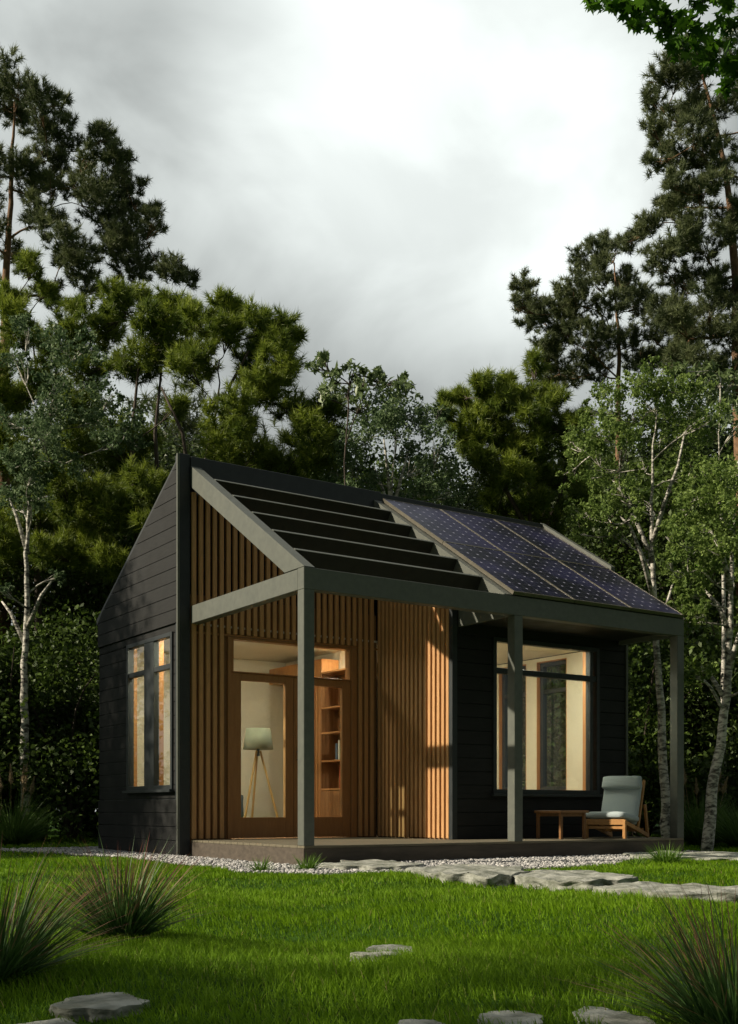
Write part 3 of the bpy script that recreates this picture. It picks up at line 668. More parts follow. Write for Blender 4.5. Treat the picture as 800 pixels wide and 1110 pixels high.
clump('grass_clump', -8, 3.45, 620, .46, .3, .0075, 'sedge', 'spiky grass clump with purplish tips cut by the left edge of the photo', 'grass clump', gc, .08, True)
clump('grass_clump', 800, 2.95, 700, .46, .3, .0072, 'sedge', 'large spiky grass clump with purplish tips in the bottom right corner', 'grass clump', gc, .09, True)
gt = 'bright green grass tufts by the deck'
clump('grass_tuft', 283, 10.1, 110, .19, .2, .010, 'tuft', 'small bright grass tuft on the gravel edge, left of the first deck post', 'grass tuft', gt, .04)
clump('grass_tuft', 333, 10.3, 170, .21, .2, .010, 'tuft', 'bright grass tuft on the gravel just below the first deck post', 'grass tuft', gt, .05)
clump('grass_tuft', 722, 11.6, 260, .26, .2, .011, 'tuft', 'largest bright grass tuft, between the flat stones below the right deck post', 'grass tuft', gt, .09)
clump('grass_tuft', 690, 11.3, 90, .15, .2, .010, 'tuft', 'low bright grass tuft just left of the largest tuft by the flat stones', 'grass tuft', gt, .06)
gf = 'tall fountain grasses with seed plumes at the wood edge'
clump('fountain_grass', 14, 17.5, 900, 1.05, .5, .014, 'fountain', 'tall fountain grass with pale plumes at the left edge below the birch', 'ornamental grass', gf, .16, lean=(.05, 1.1), curve=.7, plumes=8)
clump('fountain_grass', 760, 17.3, 900, 1.0, .5, .014, 'fountain', 'tall fountain grass with pale plumes just right of the deck end', 'ornamental grass', gf, .18, lean=(.05, 1.1), curve=.7, plumes=9)
clump('fountain_grass', 806, 16.5, 800, .9, .5, .014, 'fountain', 'fountain grass without plumes cut by the right edge of the photo', 'ornamental grass', gf, .18, lean=(.05, 1.1), curve=.7, plumes=0)

# ------------------------------------------------------------------ trees
def unit(v): return v/(np.linalg.norm(v, axis=-1, keepdims=True)+1e-9)
def leaves(c, size, aspect=.55, droop=.3, up=.6, tint=None):
    n = len(c); nr = unit(rng.normal(0, 1, (n, 3))+np.array([0, 0, up])); d = unit(np.cross(nr, rng.normal(0, 1, (n, 3))))
    d[:, 2] -= droop; d = unit(d); s = unit(np.cross(nr, d)); sz = (size*rng.uniform(.65, 1.25, n))[:, None]
    V = np.stack([c-d*sz*.5, c+s*sz*aspect*.5-d*sz*.05, c+d*sz*.5, c-s*sz*aspect*.5-d*sz*.05], 1)
    V[:, 1] += nr*sz*.10; V[:, 3] += nr*sz*.10
    F = np.arange(n*4).reshape(-1, 4)
    return V.reshape(-1, 3), F, np.repeat(tint if tint is not None else rng.random(n), 4)
def needles(c, dr, nn, length, width, tint):
    n = len(c); k = n*nn
    C = np.repeat(c, nn, 0); D = unit(np.repeat(dr, nn, 0)*.75+unit(rng.normal(0, 1, (k, 3)))*.95)
    C = C+np.repeat(dr, nn, 0)*(rng.uniform(-.5, .5, k)*length)[:, None]
    s = unit(np.cross(D, rng.normal(0, 1, (k, 3))))*width*.5; ln = (length*rng.uniform(.6, 1.15, k))[:, None]
    V = np.stack([C-s, C+s, C+D*ln], 1); F = np.arange(k*3).reshape(-1, 3)
    T = np.clip(np.repeat(tint, nn)+rng.normal(0, .13, k), 0, 1)
    return V.reshape(-1, 3), F, np.repeat(T, 3)
def ball(n, r, flat=.75, shell=.5):
    d = unit(rng.normal(0, 1, (n, 3))); q = d*(rng.random(n)**shell)[:, None]*r; q[:, 2] *= flat; return q
def limb(m, a, b, r0, r1, sag=.12, n=5):
    a = np.array(a, float); b = np.array(b, float); L_ = np.linalg.norm(b-a); pts = []
    w1 = rng.normal(0, .06, 3)*L_
    for i in range(n+1):
        f = i/n; p = a*(1-f)+b*f+w1*math.sin(math.pi*f)+UP*(-sag*L_*math.sin(math.pi*f)); pts.append(p)
    m.tube(pts, [r0*(1-i/n)+r1*i/n for i in range(n+1)], 5, cap=False); return pts
def tree(name, lab, cat, trunk, clumps, t, kind, r0, bark, leafmat, group=None, dup=2, grp=16, asp=.55, spread=1.4, dens=1., leaf=.06, stems=None, flat=.75, rise=.45, spike=.18, nwid=.010, limbs=True, limbr=.35, seed=None):
    """trunk: pixel polyline bottom to top; clumps: (px, py, r px[, dt]) ; every clump gets real depth and satellites"""
    tp = [P(x, y, t) for x, y in trunk]; tp[0][2] = min(tp[0][2], GZ-.1)
    base = np.array([tp[0][0], tp[0][1], GZ]); root = empty(name, tuple(base), lab, cat, group)
    m = MB(); H = tp[-1][2]-GZ
    # refine trunk
    fine = []
    for a, b in zip(tp[:-1], tp[1:]):
        for f in np.linspace(0, 1, 5)[:-1]: fine.append(a*(1-f)+b*f+rng.normal(0, .01, 3)*np.array([1, 1, 0]))
    fine.append(tp[-1])
    fr = [max(r0*(1-.93*max(0, (p[2]-GZ))/H), .012) for p in fine]
    m.tube(fine, fr, 10)
    for st in (stems or []):
        pts = [P(x, y, t+dd) for x, y, dd in st]; m.tube(pts, list(np.linspace(r0*.5, r0*.15, len(pts))), 7)
    fz = np.array([p[2] for p in fine]); FP = np.array(fine)
    CV = []; CF = []; CT = []; o_ = 0
    cl = []
    for c in clumps:
        rm = c[2]/FPX*t; dd = c[3] if len(c) > 3 else rng.uniform(-.6, .6)*spread
        c0 = P(c[0], c[1], t+dd); cl.append((c0, rm, True))
        for _ in range(dup):
            q = c0+RT*rng.normal(0, .35)*rm+UP*rng.normal(0, .25)*rm+FW*rng.choice([-1, 1])*rng.uniform(.7, 1.6)*rm*1.3; cl.append((q, rm*rng.uniform(.7, .95), False))
        for _ in range(3):
            a_ = rng.uniform(-.5, 3.6); cl.append((c0+(RT*math.cos(a_)+UP*abs(math.sin(a_))*.9)*rm*rng.uniform(.75, 1.2)+FW*rng.normal(0, .5)*rm, rm*rng.uniform(.28, .42), False))
    # boughs: every clump hangs on the trunk or on a neighbour that is nearer to the trunk
    BR = {}; nodes = []
    mains = sorted([(float(np.hypot(c[0]-FP[:, 0], c[1]-FP[:, 1]).min()), i, c, rm) for i, (c, rm, mn) in enumerate(cl) if mn], key=lambda q: q[:2])
    for hd0, _, c, rm in mains:
        zt = c[2]-rise*hd0-.1; j = int(np.argmin(np.abs(fz-zt))); best = (np.linalg.norm(c-FP[j]), FP[j], fr[j]*.55)
        for q, qr in nodes:
            dq = np.linalg.norm(c-q)*1.15+(.6 if q[2] > c[2]+.15 else 0)
            if dq < best[0]: best = (dq, q, qr)
        lr = max(.011, min(best[2]*.8, .05, .07*np.linalg.norm(c-best[1]))); BR[id(c)] = limb(m, best[1], c-UP*rm*.3, lr, lr*.5, sag=rng.uniform(-.10, .10))
        nodes += [(BR[id(c)][3], lr*.75), (BR[id(c)][5], lr*.5)]
    for c0, rm, main in cl:
        if limbs and main:
            pts = BR[id(c0)]
            for _ in range(5): limb(m, pts[3], c0+ball(1, rm*.8)[0], .010, .004, sag=.03, n=3)
        co_ = rng.normal(0, .10)
        if kind == 'pine':
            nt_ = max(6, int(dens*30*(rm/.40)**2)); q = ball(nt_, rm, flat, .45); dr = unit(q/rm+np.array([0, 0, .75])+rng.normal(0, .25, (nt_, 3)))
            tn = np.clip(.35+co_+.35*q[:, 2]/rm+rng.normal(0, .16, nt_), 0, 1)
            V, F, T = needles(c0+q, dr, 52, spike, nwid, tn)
        else:
            nl = max(16, int(dens*400*(rm/.30)**2)); ns = max(4, nl//grp); sub = ball(ns, rm, flat, .4)
            q = np.repeat(sub, grp, 0); q = q+rng.normal(0, rm*.16, q.shape); q[:, 2] -= np.abs(rng.normal(0, rm*.12, len(q)))
            tn = np.clip(np.repeat(rng.uniform(.1, .8, ns), grp)+rng.normal(0, .2, len(q)), 0, 1)
            V, F, T = leaves(c0+q, leaf, asp, tint=tn)
        CV.append(V); CF.append(F+o_); CT.append(T); o_ += len(V)
    m.build('trunk', M[bark], root, smooth=True)
    mesh_obj('crown', np.concatenate(CV), np.concatenate(CF), M[leafmat], root, tint=np.concatenate(CT))
    return root
g_sp = 'tall scots pines around the house'
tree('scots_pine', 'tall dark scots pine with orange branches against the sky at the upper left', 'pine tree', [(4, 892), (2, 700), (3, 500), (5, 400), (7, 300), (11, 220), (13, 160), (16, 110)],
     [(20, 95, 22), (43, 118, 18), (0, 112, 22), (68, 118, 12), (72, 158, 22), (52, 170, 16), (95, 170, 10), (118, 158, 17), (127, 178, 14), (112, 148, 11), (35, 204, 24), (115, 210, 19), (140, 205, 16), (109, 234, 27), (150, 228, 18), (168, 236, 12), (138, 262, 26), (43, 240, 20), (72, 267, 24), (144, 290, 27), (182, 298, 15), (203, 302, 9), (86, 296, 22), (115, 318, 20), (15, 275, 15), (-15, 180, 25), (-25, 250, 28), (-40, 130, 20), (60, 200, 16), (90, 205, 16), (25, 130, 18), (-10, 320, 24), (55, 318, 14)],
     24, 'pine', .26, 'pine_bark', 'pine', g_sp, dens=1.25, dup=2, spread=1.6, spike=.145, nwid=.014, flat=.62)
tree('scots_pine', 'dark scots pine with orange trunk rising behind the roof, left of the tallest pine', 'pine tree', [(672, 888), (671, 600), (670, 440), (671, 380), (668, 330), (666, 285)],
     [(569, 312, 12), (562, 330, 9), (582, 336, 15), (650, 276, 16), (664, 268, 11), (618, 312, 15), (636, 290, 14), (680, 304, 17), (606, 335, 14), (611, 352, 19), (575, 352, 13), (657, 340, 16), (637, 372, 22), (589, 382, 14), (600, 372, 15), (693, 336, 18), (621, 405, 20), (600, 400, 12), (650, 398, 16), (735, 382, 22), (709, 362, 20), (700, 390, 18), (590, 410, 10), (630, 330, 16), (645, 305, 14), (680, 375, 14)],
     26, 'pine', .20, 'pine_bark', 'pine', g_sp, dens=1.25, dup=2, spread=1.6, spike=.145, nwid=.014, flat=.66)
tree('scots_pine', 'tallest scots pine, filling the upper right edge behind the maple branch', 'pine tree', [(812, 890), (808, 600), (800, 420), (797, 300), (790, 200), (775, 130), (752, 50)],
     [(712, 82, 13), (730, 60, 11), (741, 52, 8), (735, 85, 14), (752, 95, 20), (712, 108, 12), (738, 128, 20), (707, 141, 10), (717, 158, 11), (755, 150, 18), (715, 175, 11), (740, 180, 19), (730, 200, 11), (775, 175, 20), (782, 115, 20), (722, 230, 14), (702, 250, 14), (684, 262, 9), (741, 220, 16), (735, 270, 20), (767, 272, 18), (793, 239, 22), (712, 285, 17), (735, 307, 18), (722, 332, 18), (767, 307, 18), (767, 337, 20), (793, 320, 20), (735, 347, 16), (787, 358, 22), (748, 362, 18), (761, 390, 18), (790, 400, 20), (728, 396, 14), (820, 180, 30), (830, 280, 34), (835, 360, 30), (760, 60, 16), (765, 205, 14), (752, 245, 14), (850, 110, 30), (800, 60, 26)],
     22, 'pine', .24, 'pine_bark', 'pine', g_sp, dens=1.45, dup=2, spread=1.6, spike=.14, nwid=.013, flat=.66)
g_mp = 'bushy long needled pines behind the house'
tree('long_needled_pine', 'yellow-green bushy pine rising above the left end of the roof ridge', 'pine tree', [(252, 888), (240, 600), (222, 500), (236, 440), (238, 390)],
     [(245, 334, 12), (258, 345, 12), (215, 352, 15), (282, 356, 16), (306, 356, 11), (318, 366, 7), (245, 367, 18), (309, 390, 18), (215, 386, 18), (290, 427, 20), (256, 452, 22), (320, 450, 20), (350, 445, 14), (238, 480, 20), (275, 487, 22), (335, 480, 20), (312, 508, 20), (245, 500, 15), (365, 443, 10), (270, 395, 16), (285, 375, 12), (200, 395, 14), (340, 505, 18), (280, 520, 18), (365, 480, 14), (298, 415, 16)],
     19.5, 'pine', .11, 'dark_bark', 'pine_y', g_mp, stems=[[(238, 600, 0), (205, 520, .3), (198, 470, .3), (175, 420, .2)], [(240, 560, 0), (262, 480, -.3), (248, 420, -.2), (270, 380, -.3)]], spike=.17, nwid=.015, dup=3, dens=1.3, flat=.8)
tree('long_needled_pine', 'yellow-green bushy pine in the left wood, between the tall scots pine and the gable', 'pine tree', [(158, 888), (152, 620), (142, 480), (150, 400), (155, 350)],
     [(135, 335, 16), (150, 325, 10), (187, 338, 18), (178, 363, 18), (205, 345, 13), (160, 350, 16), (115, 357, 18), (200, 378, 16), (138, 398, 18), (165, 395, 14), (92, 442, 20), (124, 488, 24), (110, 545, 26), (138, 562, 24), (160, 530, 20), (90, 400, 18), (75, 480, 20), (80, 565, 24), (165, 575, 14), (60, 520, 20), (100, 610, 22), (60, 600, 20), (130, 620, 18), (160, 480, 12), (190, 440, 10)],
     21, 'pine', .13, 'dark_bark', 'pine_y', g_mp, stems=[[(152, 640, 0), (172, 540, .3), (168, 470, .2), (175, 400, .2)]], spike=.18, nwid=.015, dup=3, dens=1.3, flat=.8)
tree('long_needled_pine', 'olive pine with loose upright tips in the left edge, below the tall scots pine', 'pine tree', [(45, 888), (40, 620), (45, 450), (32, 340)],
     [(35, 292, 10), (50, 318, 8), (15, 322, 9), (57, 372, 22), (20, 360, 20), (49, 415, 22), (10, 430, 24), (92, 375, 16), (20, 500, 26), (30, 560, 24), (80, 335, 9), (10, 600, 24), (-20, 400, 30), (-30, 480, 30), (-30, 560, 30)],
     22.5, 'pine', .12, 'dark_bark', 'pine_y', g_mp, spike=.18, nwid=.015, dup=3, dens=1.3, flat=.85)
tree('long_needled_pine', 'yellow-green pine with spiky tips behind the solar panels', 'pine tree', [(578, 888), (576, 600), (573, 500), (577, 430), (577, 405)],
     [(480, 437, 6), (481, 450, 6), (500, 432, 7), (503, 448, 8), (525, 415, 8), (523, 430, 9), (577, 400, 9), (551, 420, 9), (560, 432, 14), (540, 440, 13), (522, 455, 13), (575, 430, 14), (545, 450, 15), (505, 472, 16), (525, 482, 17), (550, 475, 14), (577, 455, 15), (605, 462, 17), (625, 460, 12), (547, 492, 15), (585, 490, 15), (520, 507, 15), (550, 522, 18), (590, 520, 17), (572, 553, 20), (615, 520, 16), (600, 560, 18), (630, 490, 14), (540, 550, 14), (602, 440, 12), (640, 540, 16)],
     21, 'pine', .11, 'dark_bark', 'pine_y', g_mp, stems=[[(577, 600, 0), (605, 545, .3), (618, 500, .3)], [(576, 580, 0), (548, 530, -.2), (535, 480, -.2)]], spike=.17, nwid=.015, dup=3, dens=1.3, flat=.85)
g_b = 'white barked birches around the house'
tree('birch', 'white barked birch directly behind the right deck post, its crown beside the solar panels', 'birch tree', [(722, 912), (721, 860), (717, 790), (712, 700), (709, 640), (706, 560), (707, 500), (713, 430)],
     [(716, 410, 22), (690, 414, 16), (736, 420, 15), (663, 438, 22), (640, 447, 13), (706, 437, 24), (741, 445, 20), (625, 481, 16), (650, 466, 18), (683, 452, 20), (751, 481, 20), (721, 474, 16), (698, 505, 13), (617, 514, 11), (650, 511, 18), (676, 533, 18), (633, 551, 16), (655, 561, 16), (696, 541, 10), (630, 577, 10), (663, 577, 11), (756, 510, 18), (764, 455, 18), (680, 480, 16), (640, 490, 14), (735, 520, 10), (702, 600, 9), (760, 425, 12), (690, 560, 9)],
     17, 'leaf', .080, 'birch_bark', 'birch', g_b, dup=3, stems=[[(708, 610, 0), (692, 570, .2), (678, 540, .3), (664, 520, .4)], [(707, 590, 0), (722, 540, -.2), (735, 505, -.3), (742, 470, -.3)], [(709, 650, 0), (695, 600, -.2), (683, 570, -.3), (672, 560, -.3)], [(711, 680, 0), (723, 655, -.1), (730, 630, -.2)]], leaf=.058, flat=.7, limbr=.2, dens=.75)
tree('birch', 'white barked birch leaning at the right edge, with hanging leafy branches', 'birch tree', [(765, 922), (771, 860), (783, 790), (790, 720), (792, 640), (795, 560), (800, 500)],
     [(776, 511, 20), (752, 538, 18), (776, 541, 22), (797, 521, 22), (741, 556, 16), (761, 568, 18), (792, 561, 22), (728, 582, 14), (751, 589, 18), (776, 592, 20), (736, 622, 15), (761, 612, 15), (727, 607, 10), (753, 642, 14), (786, 614, 14), (760, 662, 14), (745, 672, 10), (766, 726, 9), (750, 732, 8), (805, 600, 20), (820, 560, 30), (830, 630, 26), (812, 660, 16), (806, 742, 8), (820, 510, 24), (735, 655, 10)],
     15, 'leaf', .084, 'birch_bark', 'birch', g_b, dup=3, stems=[[(792, 690, 0), (778, 655, .2), (764, 640, .3)], [(790, 730, 0), (800, 690, -.2), (812, 660, -.2)], [(788, 760, 0), (772, 735, .1), (760, 722, .2)], [(793, 640, 0), (783, 600, -.2), (770, 575, -.3)]], leaf=.056, flat=.7, limbr=.2, dens=.8)
tree('birch', 'birch with slim fanned white stems and grey-green crown above the middle of the roof', 'birch tree', [(424, 888), (424, 700), (424, 580), (425, 530), (428, 480), (430, 450)],
     [(412, 437, 19), (444, 444, 18), (425, 462, 22), (390, 474, 20), (462, 457, 17), (476, 480, 18), (380, 502, 20), (455, 497, 20), (462, 530, 18), (361, 517, 14), (488, 508, 14), (400, 520, 14), (372, 535, 14), (440, 540, 12), (490, 535, 14), (478, 445, 9), (395, 450, 12)],
     19, 'leaf', .07, 'birch_bark', 'birch_blue', g_b, dup=3, stems=[[(424, 560, 0), (415, 530, .2), (405, 505, .3)], [(424, 550, 0), (419, 500, -.2), (416, 475, -.3)], [(425, 555, 0), (437, 510, .2), (445, 480, .3)]], leaf=.06, flat=.75, limbr=.15, dens=.85)
tree('birch', 'slim birch with pale trunk in the dark wood at the left edge', 'birch tree', [(27, 905), (27, 800), (27, 720), (30, 660), (29, 600), (31, 555), (35, 500), (42, 450)],
     [(72, 380, 18), (30, 358, 14), (98, 374, 13), (17, 388, 16), (57, 461, 19), (115, 432, 17), (138, 461, 14), (103, 457, 17), (30, 495, 18), (70, 498, 15), (150, 484, 10), (23, 547, 18), (45, 535, 14), (62, 625, 7), (3, 640, 8), (60, 415, 16), (125, 480, 14), (10, 455, 16), (36, 515, 16, -.9), (45, 470, 18, -.9), (30, 545, 10, -.6), (20, 500, 14, -.8), (55, 435, 16, -.8)],
     18.5, 'leaf', .09, 'birch_bark', 'birch_blue', g_b, dup=3, stems=[[(28, 700, 0), (12, 665, .2), (2, 652, .3)], [(30, 680, 0), (45, 645, -.2), (56, 630, -.3)], [(30, 600, 0), (18, 560, .2), (10, 540, .2)]], leaf=.062, flat=.6, limbr=.2, dens=.75)
tree('sapling', 'thin tree with sparse large pale leaves between the yellow-green pine and the roof birch', 'young tree', [(378, 888), (376, 600), (374, 500), (378, 430), (382, 405)],
     [(342, 398, 9), (361, 412, 10), (384, 402, 10), (397, 414, 10), (425, 420, 9), (440, 426, 9), (410, 412, 8), (352, 388, 5), (375, 425, 12), (395, 436, 12), (355, 428, 9), (437, 412, 5), (412, 405, 4)],
     17, 'leaf', .025, 'dark_bark', 'sapling', None, leaf=.14, dup=2, grp=1, asp=.3, dens=.09, flat=1.)
tree('broadleaf_tree', 'bright leafy tree with pale stem glimpsed between the birches and the tallest scots pine', 'broadleaf tree', [(785, 888), (784, 600), (780, 470), (781, 410)],
     [(775, 420, 14), (795, 415, 14), (785, 440, 14), (765, 410, 8), (800, 455, 18), (770, 400, 6), (735, 400, 6), (752, 408, 8)],
     18.5, 'leaf', .06, 'birch_bark', 'sapling', None, leaf=.16, dup=2, grp=1, asp=.3, dens=.16, flat=1.)

# maple reaching in from the right
def maple():
    t = 7.; base = G(1075, t); root = empty('maple_tree', tuple(base), 'maple whose broad-leaved branch hangs into the top right corner', 'maple tree')
    m = MB(); top = P(1040, -160, t); m.tube([base-UP*.1, base*.6+top*.4+RT*.08, base*.25+top*.75, top], [.17, .14, .11, .07], 12)
    cl = [(650, 2, 12), (640, -4, 8), (668, 8, 14), (690, 10, 18), (712, 14, 20), (690, 27, 7), (728, 24, 22), (750, 38, 20), (738, 52, 12), (768, 58, 16), (795, 22, 22), (798, 70, 22), (788, 97, 12), (770, 72, 9), (815, 50, 30), (760, -5, 20), (700, -20, 30), (660, -30, 24), (740, -40, 34), (800, -30, 36), (860, 0, 44), (850, 80, 40), (910, 40, 50), (900, -60, 60), (980, 0, 60), (1040, -90, 80), (960, -110, 70), (1100, -30, 80), (1150, -130, 80), (1060, -220, 80)]
    pts5 = []
    for k in range(10):   # outline of a five lobed leaf, radius by angle
        pass
    ang = np.radians([-90, -60, -35, -5, 15, 40, 62, 90, 118, 140, 165, 185, 215, 240]); rad = np.array([.25, .55, .42, .95, .5, .85, .45, 1.1, .45, .85, .5, .95, .42, .55])
    LX = np.cos(ang)*rad; LY = np.sin(ang)*rad
    CV = []; CT = []
    for px, py, r in cl:
        rm = r/FPX*t*1.0; c0 = P(px, py, t+rng.uniform(-.5, .5)); nl = int(20*(r/15)**2)+5
        if r >= 22: limb(m, P(1000, -90, t) if px < 980 else P(1045, -100, t), c0, .010, .003, sag=rng.uniform(-.22, -.05))
        for _ in range(nl):
            c = c0+ball(1, rm, .8, .5)[0]; nr = unit(rng.normal(0, .55, 3)+UP*.9); d = unit(np.cross(nr, rng.normal(0, 1, 3))); d = unit(d-UP*.35); s = unit(np.cross(nr, d)); nr = np.cross(d, s)
            sc = rng.uniform(.038, .062); CV.append(np.stack([c+s*a*sc+d*b*sc+nr*(-.25*abs(a)+.06*b)*sc for a, b in zip(LX, LY)])); CT.append(np.full(14, rng.random()))
        # droopy stalk twigs
    k = len(CV); V = np.concatenate(CV); F = (np.arange(14)[None]+np.arange(k)[:, None]*14)
    m.build('trunk', M['dark_bark'], root, smooth=True); mesh_obj('crown', V, F, M['maple'], root, tint=np.concatenate(CT))
maple()

# ---------------- the wood behind: a few kinds, copied
def copy_tree(o, loc, rz, sc, label):
    c = o.copy(); COL.objects.link(c); c.location = loc; c.rotation_euler = (0, 0, rz); c.scale = sc
    for ch in o.children:
        d = ch.copy(); COL.objects.link(d); d.parent = c
    c['label'] = label; return c
def generic(name, lab, cat, group, H, rad, z0, kind, leafmat, bark, leaf, n, dens):
    base = np.array([0., 0, 0]); root = empty(name, (0, 0, 0), lab, cat, group); m = MB()
    tr = [np.array([rng.normal(0, .06)*i*.3, rng.normal(0, .06)*i*.3, H*.93*i/6]) for i in range(7)]; r0 = H*.014
    m.tube([p-UP*.1 if i == 0 else p for i, p in enumerate(tr)], [r0*(1-.8*i/6) for i in range(7)], 8)
    CV = []; CF = []; CT = []; o_ = 0
    for k in range(n):
        f = (k+.5)/n; z = z0+(H-z0)*f; rr = rad*(math.sin(math.pi*min(1, .25+.75*f))**.6)*(1 if kind != 'pine' else 1-.5*f)*rng.uniform(.35, 1); a = k*2.4+rng.normal(0, .3); rm = rad*rng.uniform(.28, .42)
        c0 = np.array([rr*math.cos(a), rr*math.sin(a), z]); j = min(5, int(max(0, (z-.3*rr)/H*6))); limb(m, tr[j], c0, r0*.3, .01, sag=.06)
        if kind == 'pine':
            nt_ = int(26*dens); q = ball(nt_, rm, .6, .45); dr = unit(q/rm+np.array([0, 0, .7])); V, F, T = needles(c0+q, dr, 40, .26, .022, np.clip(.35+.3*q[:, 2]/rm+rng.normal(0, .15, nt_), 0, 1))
        else:
            nl = int(420*dens); V, F, T = leaves(c0+ball(nl, rm, .75, .42), leaf)
        CV.append(V); CF.append(F+o_); CT.append(T); o_ += len(V)
    m.build('trunk', M[bark], root, smooth=True); mesh_obj('crown', np.concatenate(CV), np.concatenate(CF), M[leafmat], root, tint=np.concatenate(CT)); return root
g_bg = 'dark trees of the wood behind the house'
kinds = [generic('broadleaf_tree', '', 'broadleaf tree', g_bg, 9.5, 2.7, 1.2, 'leaf', 'dark_leaf', 'dark_bark', .13, 46, 1.),
         generic('broadleaf_tree', '', 'broadleaf tree', g_bg, 8., 2.4, .8, 'leaf', 'shrub', 'dark_bark', .12, 40, .9),
         generic('pine_tree', '', 'pine tree', g_bg, 10.5, 2.6, 1.8, 'pine', 'pine', 'pine_bark', .1, 44, 1.)]
KH = [9.5, 8., 10.5]
nearby = [('left of the left birch', -200, 60), ('between left birch and gable', 60, 130), ('behind the gable', 130, 210), ('behind the pergola roof', 210, 340), ('behind the roof middle', 340, 480), ('behind the solar panels', 480, 600), ('behind the roof end', 600, 700), ('behind the right birches', 700, 760), ('beyond the right edge', 760, 1100)]
spots = [(-170, 500, 24, 0), (-90, 460, 27, 2), (-40, 520, 23, 1), (20, 470, 27, 0), (75, 455, 29, 2), (95, 560, 24, 1), (140, 470, 27, 0), (190, 440, 30, 2), (185, 500, 25, 0), (240, 500, 28, 0), (300, 480, 30, 2), (330, 520, 26, 0), (375, 500, 30, 0), (420, 520, 27, 1), (465, 515, 30, 0), (510, 530, 27, 0), (550, 490, 30, 2), (600, 500, 27, 0), (640, 470, 30, 2), (660, 520, 25, 0), (700, 480, 28, 0), (745, 450, 30, 2), (740, 520, 24, 1), (790, 470, 27, 0), (840, 440, 29, 2), (850, 520, 23, 1), (920, 480, 26, 0), (1000, 460, 28, 2),
         (0, 600, 34, 0), (90, 560, 36, 0), (170, 560, 36, 0), (270, 560, 36, 0), (390, 560, 37, 0), (520, 560, 37, 0), (620, 560, 36, 0), (720, 560, 36, 0), (820, 560, 35, 0), (-100, 560, 34, 0), (920, 560, 35, 0)]
look = [['dark dense broadleaf tree', 'shadowy full crowned tree', 'blackish green tree'], ['olive leafy tree', 'lower bushy green tree', 'mid green leafy tree'], ['dark pine', 'dense background pine', 'shadowy pine']]
used = {}
for i, (px, yt, t, k) in enumerate(spots):
    p = G(px, t); H = (HOR-yt)/FPX*t+.56; s = H/KH[k]
    where = [w for w, a, b in nearby if a <= px < b][0]
    rank = 'far back' if t > 33 else ('in the middle row' if t > 26 else 'at the wood edge')
    lab = f'{look[k][0]} {rank} {where}'
    if lab in used: lab = f'{look[k][1]} {rank} {where}'
    if lab in used: lab = f'{look[k][2]} {rank} {where}'
    used[lab] = 1; sc = (s*rng.uniform(1., 1.25), s*rng.uniform(1., 1.25), s)
    if any(kinds[k] is q for q in kinds) and not kinds[k].get('placed'):
        o = kinds[k]; o.location = p; o.rotation_euler = (0, 0, i*1.3); o.scale = sc; o['label'] = lab; o['placed'] = 1
    else: copy_tree(kinds[k], p, i*1.3, sc, lab)
for q in kinds:
    if 'placed' in q: del q['placed']
for o in COL.objects:
    if 'placed' in o: del o['placed']
# understory shrubs
def shrub_proto(H, leafmat, leaf, n, dens, lab, name='shrub'):
    root = empty(name, (0, 0, 0), lab, 'shrub', 'leafy shrubs under the trees'); m = MB(); CV = []; CF = []; CT = []; o_ = 0
    for k in range(7): a = k*.9; limb(m, (0, 0, -.1), (H*.35*math.cos(a), H*.35*math.sin(a), H*rng.uniform(.6, .9)), .03, .008, sag=-.1)
    for k in range(n):
        a = rng.uniform(0, 6.28); z = rng.uniform(.1, .95)*H; rr = H*.5*rng.random()**.5*(1.05-(z/H)**2*.6); rm = H*rng.uniform(.11, .17)
        V, F, T = leaves(np.array([rr*math.cos(a), rr*math.sin(a), z])+ball(int(160*dens), rm, .85, .42), leaf, .6)
        CV.append(V); CF.append(F+o_); CT.append(T); o_ += len(V)
    m.build('stems', M['dark_bark'], root, smooth=True); mesh_obj('foliage', np.concatenate(CV), np.concatenate(CF), M[leafmat], root, tint=np.concatenate(CT)); return root
sp = [shrub_proto(3.2, 'shrub', .085, 75, 1., ''), shrub_proto(2.6, 'dark_leaf', .09, 70, 1., '')]
shr = [(8, 20, 1.15, 0, 'leafy shrub lit on top behind the left fountain grass'), (45, 21, 1.1, 1, 'dark shrub just right of the slim left birch trunk'), (78, 20, 1.2, 0, 'green shrub between the left birch trunk and the gable corner'), (104, 22.5, 1.1, 1, 'dark shrub showing at the gable corner'), (-60, 20, 1.3, 1, 'dark shrub beyond the left edge'), (-140, 19, 1.3, 0, 'tall leafy shrub far beyond the left edge'),
       (688, 20, 1.25, 0, 'leafy shrub behind the gap between house wall and right deck post'), (700, 23.5, 1.4, 1, 'dark tall shrub deep behind the porch end'), (742, 21, 1.2, 1, 'dark shrub just right of the right deck post'), (775, 20.5, 1.25, 0, 'leafy shrub behind the leaning right birch trunk'), (806, 19.5, 1.2, 1, 'dark shrub at the right edge of the photo'), (850, 20, 1.3, 0, 'leafy shrub beyond the right edge'), (930, 19, 1.3, 1, 'dark shrub far beyond the right edge'), (655, 24, 1.4, 0, 'tall shrub hidden behind the right gable end')]
first = {0: True, 1: True}
for i, (px, t, s, k, lab) in enumerate(shr):
    p = G(px, t); sc = (s*rng.uniform(.9, 1.15), s*rng.uniform(.9, 1.15), s)
    if first[k]: o = sp[k]; o.location = p; o.rotation_euler = (0, 0, i); o.scale = sc; o['label'] = lab; first[k] = False
    else: copy_tree(sp[k], p, i*1., sc, lab)
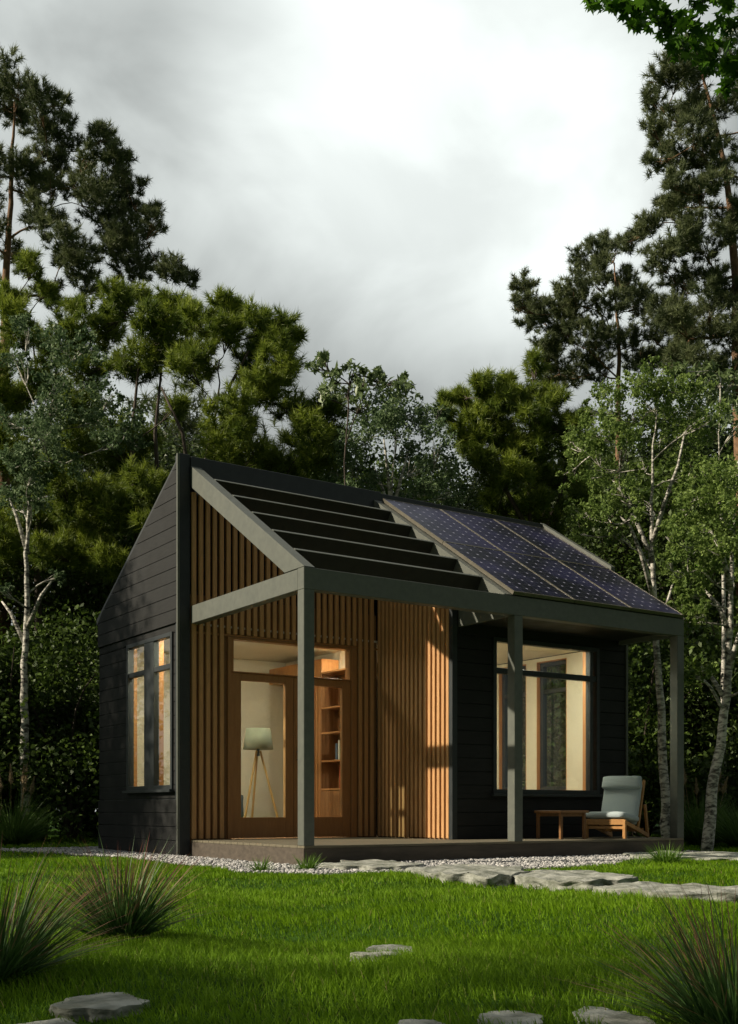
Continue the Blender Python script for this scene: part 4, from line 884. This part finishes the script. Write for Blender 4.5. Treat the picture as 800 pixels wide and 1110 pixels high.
# trees standing out of frame on the sunny side and behind the camera: they throw the dappled shade on lawn and gable
SH = [#(x, y, height, kind, label)
      (-7.4, 5.3, 8.6, 0), (-9.5, 6.6, 9.5, 1), (-13.5, 8.8, 8.6, 0), (-10., -7.5, 7.2, 0),  (-9.5, -15.5, 8., 0), (-3, -19, 9., 2), (4., -18, 9., 0), (-16, 8, 11, 2), (10, -14, 8, 1)]
for i, (x, y, H, k) in enumerate(SH):
    s = H/KH[k]; w_ = .72 if x == -10. else 1.; copy_tree(kinds[k], (x, y, GZ), i*2.1, (s*w_, s*w_, s), ['dark broadleaf tree', 'green leafy tree', 'dark pine'][k]+' standing outside the photo, '+('behind the viewer, ' if y < -12 else 'left of the lawn, ')+['first', 'second', 'third', 'fourth', 'fifth', 'sixth', 'seventh', 'eighth', 'ninth', 'tenth'][i]+' from the house')

# ------------------------------------------------------------------ light and sky
SUN_FROM = np.array([-2.677, 1.03, 0]); SUN_FROM = SUN_FROM/np.linalg.norm(SUN_FROM); EL = R(30.7)
sd3 = Vector((SUN_FROM[0]*math.cos(EL), SUN_FROM[1]*math.cos(EL), math.sin(EL)))
sl = bpy.data.lights.new('sun', 'SUN'); sl.energy = 5.0; sl.angle = R(.8); sl.color = (1, .88, .70)
so = bpy.data.objects.new('sun', sl); COL.objects.link(so); so.rotation_euler = sd3.to_track_quat('Z', 'Y').to_euler()
wd = bpy.data.worlds.new('World'); scene.world = wd; wd.use_nodes = True; nt = wd.node_tree; nt.nodes.clear(); L = nt.links
out = nt.nodes.new('ShaderNodeOutputWorld'); bg = nt.nodes.new('ShaderNodeBackground'); L.new(bg.outputs[0], out.inputs[0])
sky = nt.nodes.new('ShaderNodeTexSky'); sky.sky_type = 'NISHITA'; sky.sun_disc = False; sky.sun_elevation = EL; sky.sun_rotation = math.atan2(SUN_FROM[0], SUN_FROM[1]); sky.air_density = 1; sky.dust_density = 2
tc = nt.nodes.new('ShaderNodeTexCoord')
def VM(op, a, b):
    n = nt.nodes.new('ShaderNodeVectorMath'); n.operation = op
    for i, v in enumerate((a, b)):
        if isinstance(v, tuple): n.inputs[i].default_value = v
        else: L.new(v, n.inputs[i])
    return n
def dotdir(v):
    v = v/np.linalg.norm(v); return VM('DOT_PRODUCT', tc.outputs['Generated'], tuple(v)).outputs['Value']
def MR(x, a, b, c, d):
    n = nt.nodes.new('ShaderNodeMapRange'); n.interpolation_type = 'SMOOTHSTEP'; L.new(x, n.inputs[0])
    for i, v in enumerate((a, b, c, d)): n.inputs[i+1].default_value = v
    return n.outputs[0]
def MA(op, a, b):
    n = nt.nodes.new('ShaderNodeMath'); n.operation = op
    for i, v in enumerate((a, b)):
        if isinstance(v, (int, float)): n.inputs[i].default_value = v
        else: L.new(v, n.inputs[i])
    return n.outputs[0]
mp = nt.nodes.new('ShaderNodeMapping'); mp.inputs['Scale'].default_value = (1, 1, 1.5); mp.inputs['Rotation'].default_value = (0, 0, 2.1); L.new(tc.outputs['Generated'], mp.inputs[0])
n1 = nt.nodes.new('ShaderNodeTexNoise'); n1.inputs['Scale'].default_value = 2.6; n1.inputs['Detail'].default_value = 5; n1.inputs['Roughness'].default_value = .5; n1.inputs['Distortion'].default_value = .6; L.new(mp.outputs[0], n1.inputs['Vector'])
n2 = nt.nodes.new('ShaderNodeTexNoise'); n2.inputs['Scale'].default_value = 6; n2.inputs['Detail'].default_value = 7; n2.inputs['Distortion'].default_value = .4; L.new(mp.outputs[0], n2.inputs['Vector'])
cl = MA('ADD', MR(n1.outputs[0], .38, .62, -.085, .075), MR(n2.outputs[0], .38, .62, -.06, .06))
def pdir(px, py): return FW+(px-400)/FPX*RT+(HOR-py)/FPX*UP
core_ = MR(dotdir(pdir(490, 112)), .974, .9990, 0, .46); halo = MR(dotdir(pdir(560, 120)), .93, 1., 0, .05)
dark = MA('ADD', MR(dotdir(pdir(270, 170)), .965, .999, 0, -.10), MR(dotdir(pdir(40, -30)), .93, 1., 0, .16))
lum = MA('ADD', MA('ADD', MA('ADD', cl, .385), MA('ADD', core_, halo)), dark)
side = MR(dotdir(FW+UP*.45), -.3, .80, .34, 1.)       # sky dimmed away from the view to cut the ambient light
lum = MA('MULTIPLY', lum, side)
cc = nt.nodes.new('ShaderNodeCombineColor')
L.new(MA('MULTIPLY', lum, .955), cc.inputs[0]); L.new(MA('MULTIPLY', lum, 1.015), cc.inputs[1]); L.new(MA('MULTIPLY', lum, .985), cc.inputs[2])
# clouds over a thin share of clear sky, one Background
K_ = nt.nodes.new('ShaderNodeMix'); K_.data_type = 'RGBA'; K_.inputs[0].default_value = .965
L.new(sky.outputs[0], K_.inputs[6]); ccs = VM('SCALE', cc.outputs[0], (0, 0, 0)); ccs.inputs['Scale'].default_value = 10.; L.new(ccs.outputs[0], K_.inputs[7])
L.new(K_.outputs[2], bg.inputs[0]); bg.inputs[1].default_value = .10

# ------------------------------------------------------------------ camera
cd = bpy.data.cameras.new('camera'); co = bpy.data.objects.new('camera', cd); COL.objects.link(co); scene.camera = co
co.location = CAM; co.rotation_euler = (R(90), 0, -math.atan2(.5591, .8291)); cd.lens = 36*FPX/1110; cd.sensor_width = 36; cd.shift_y = (HOR-555)/1110; cd.clip_start = .05; cd.clip_end = 3000
scene.view_settings.view_transform = 'Standard'; scene.view_settings.look = 'None'; scene.view_settings.exposure = .34; scene.view_settings.gamma = 1
scene.render.engine = 'CYCLES'
scene.cycles.transparent_max_bounces = 12; scene.cycles.max_bounces = 6
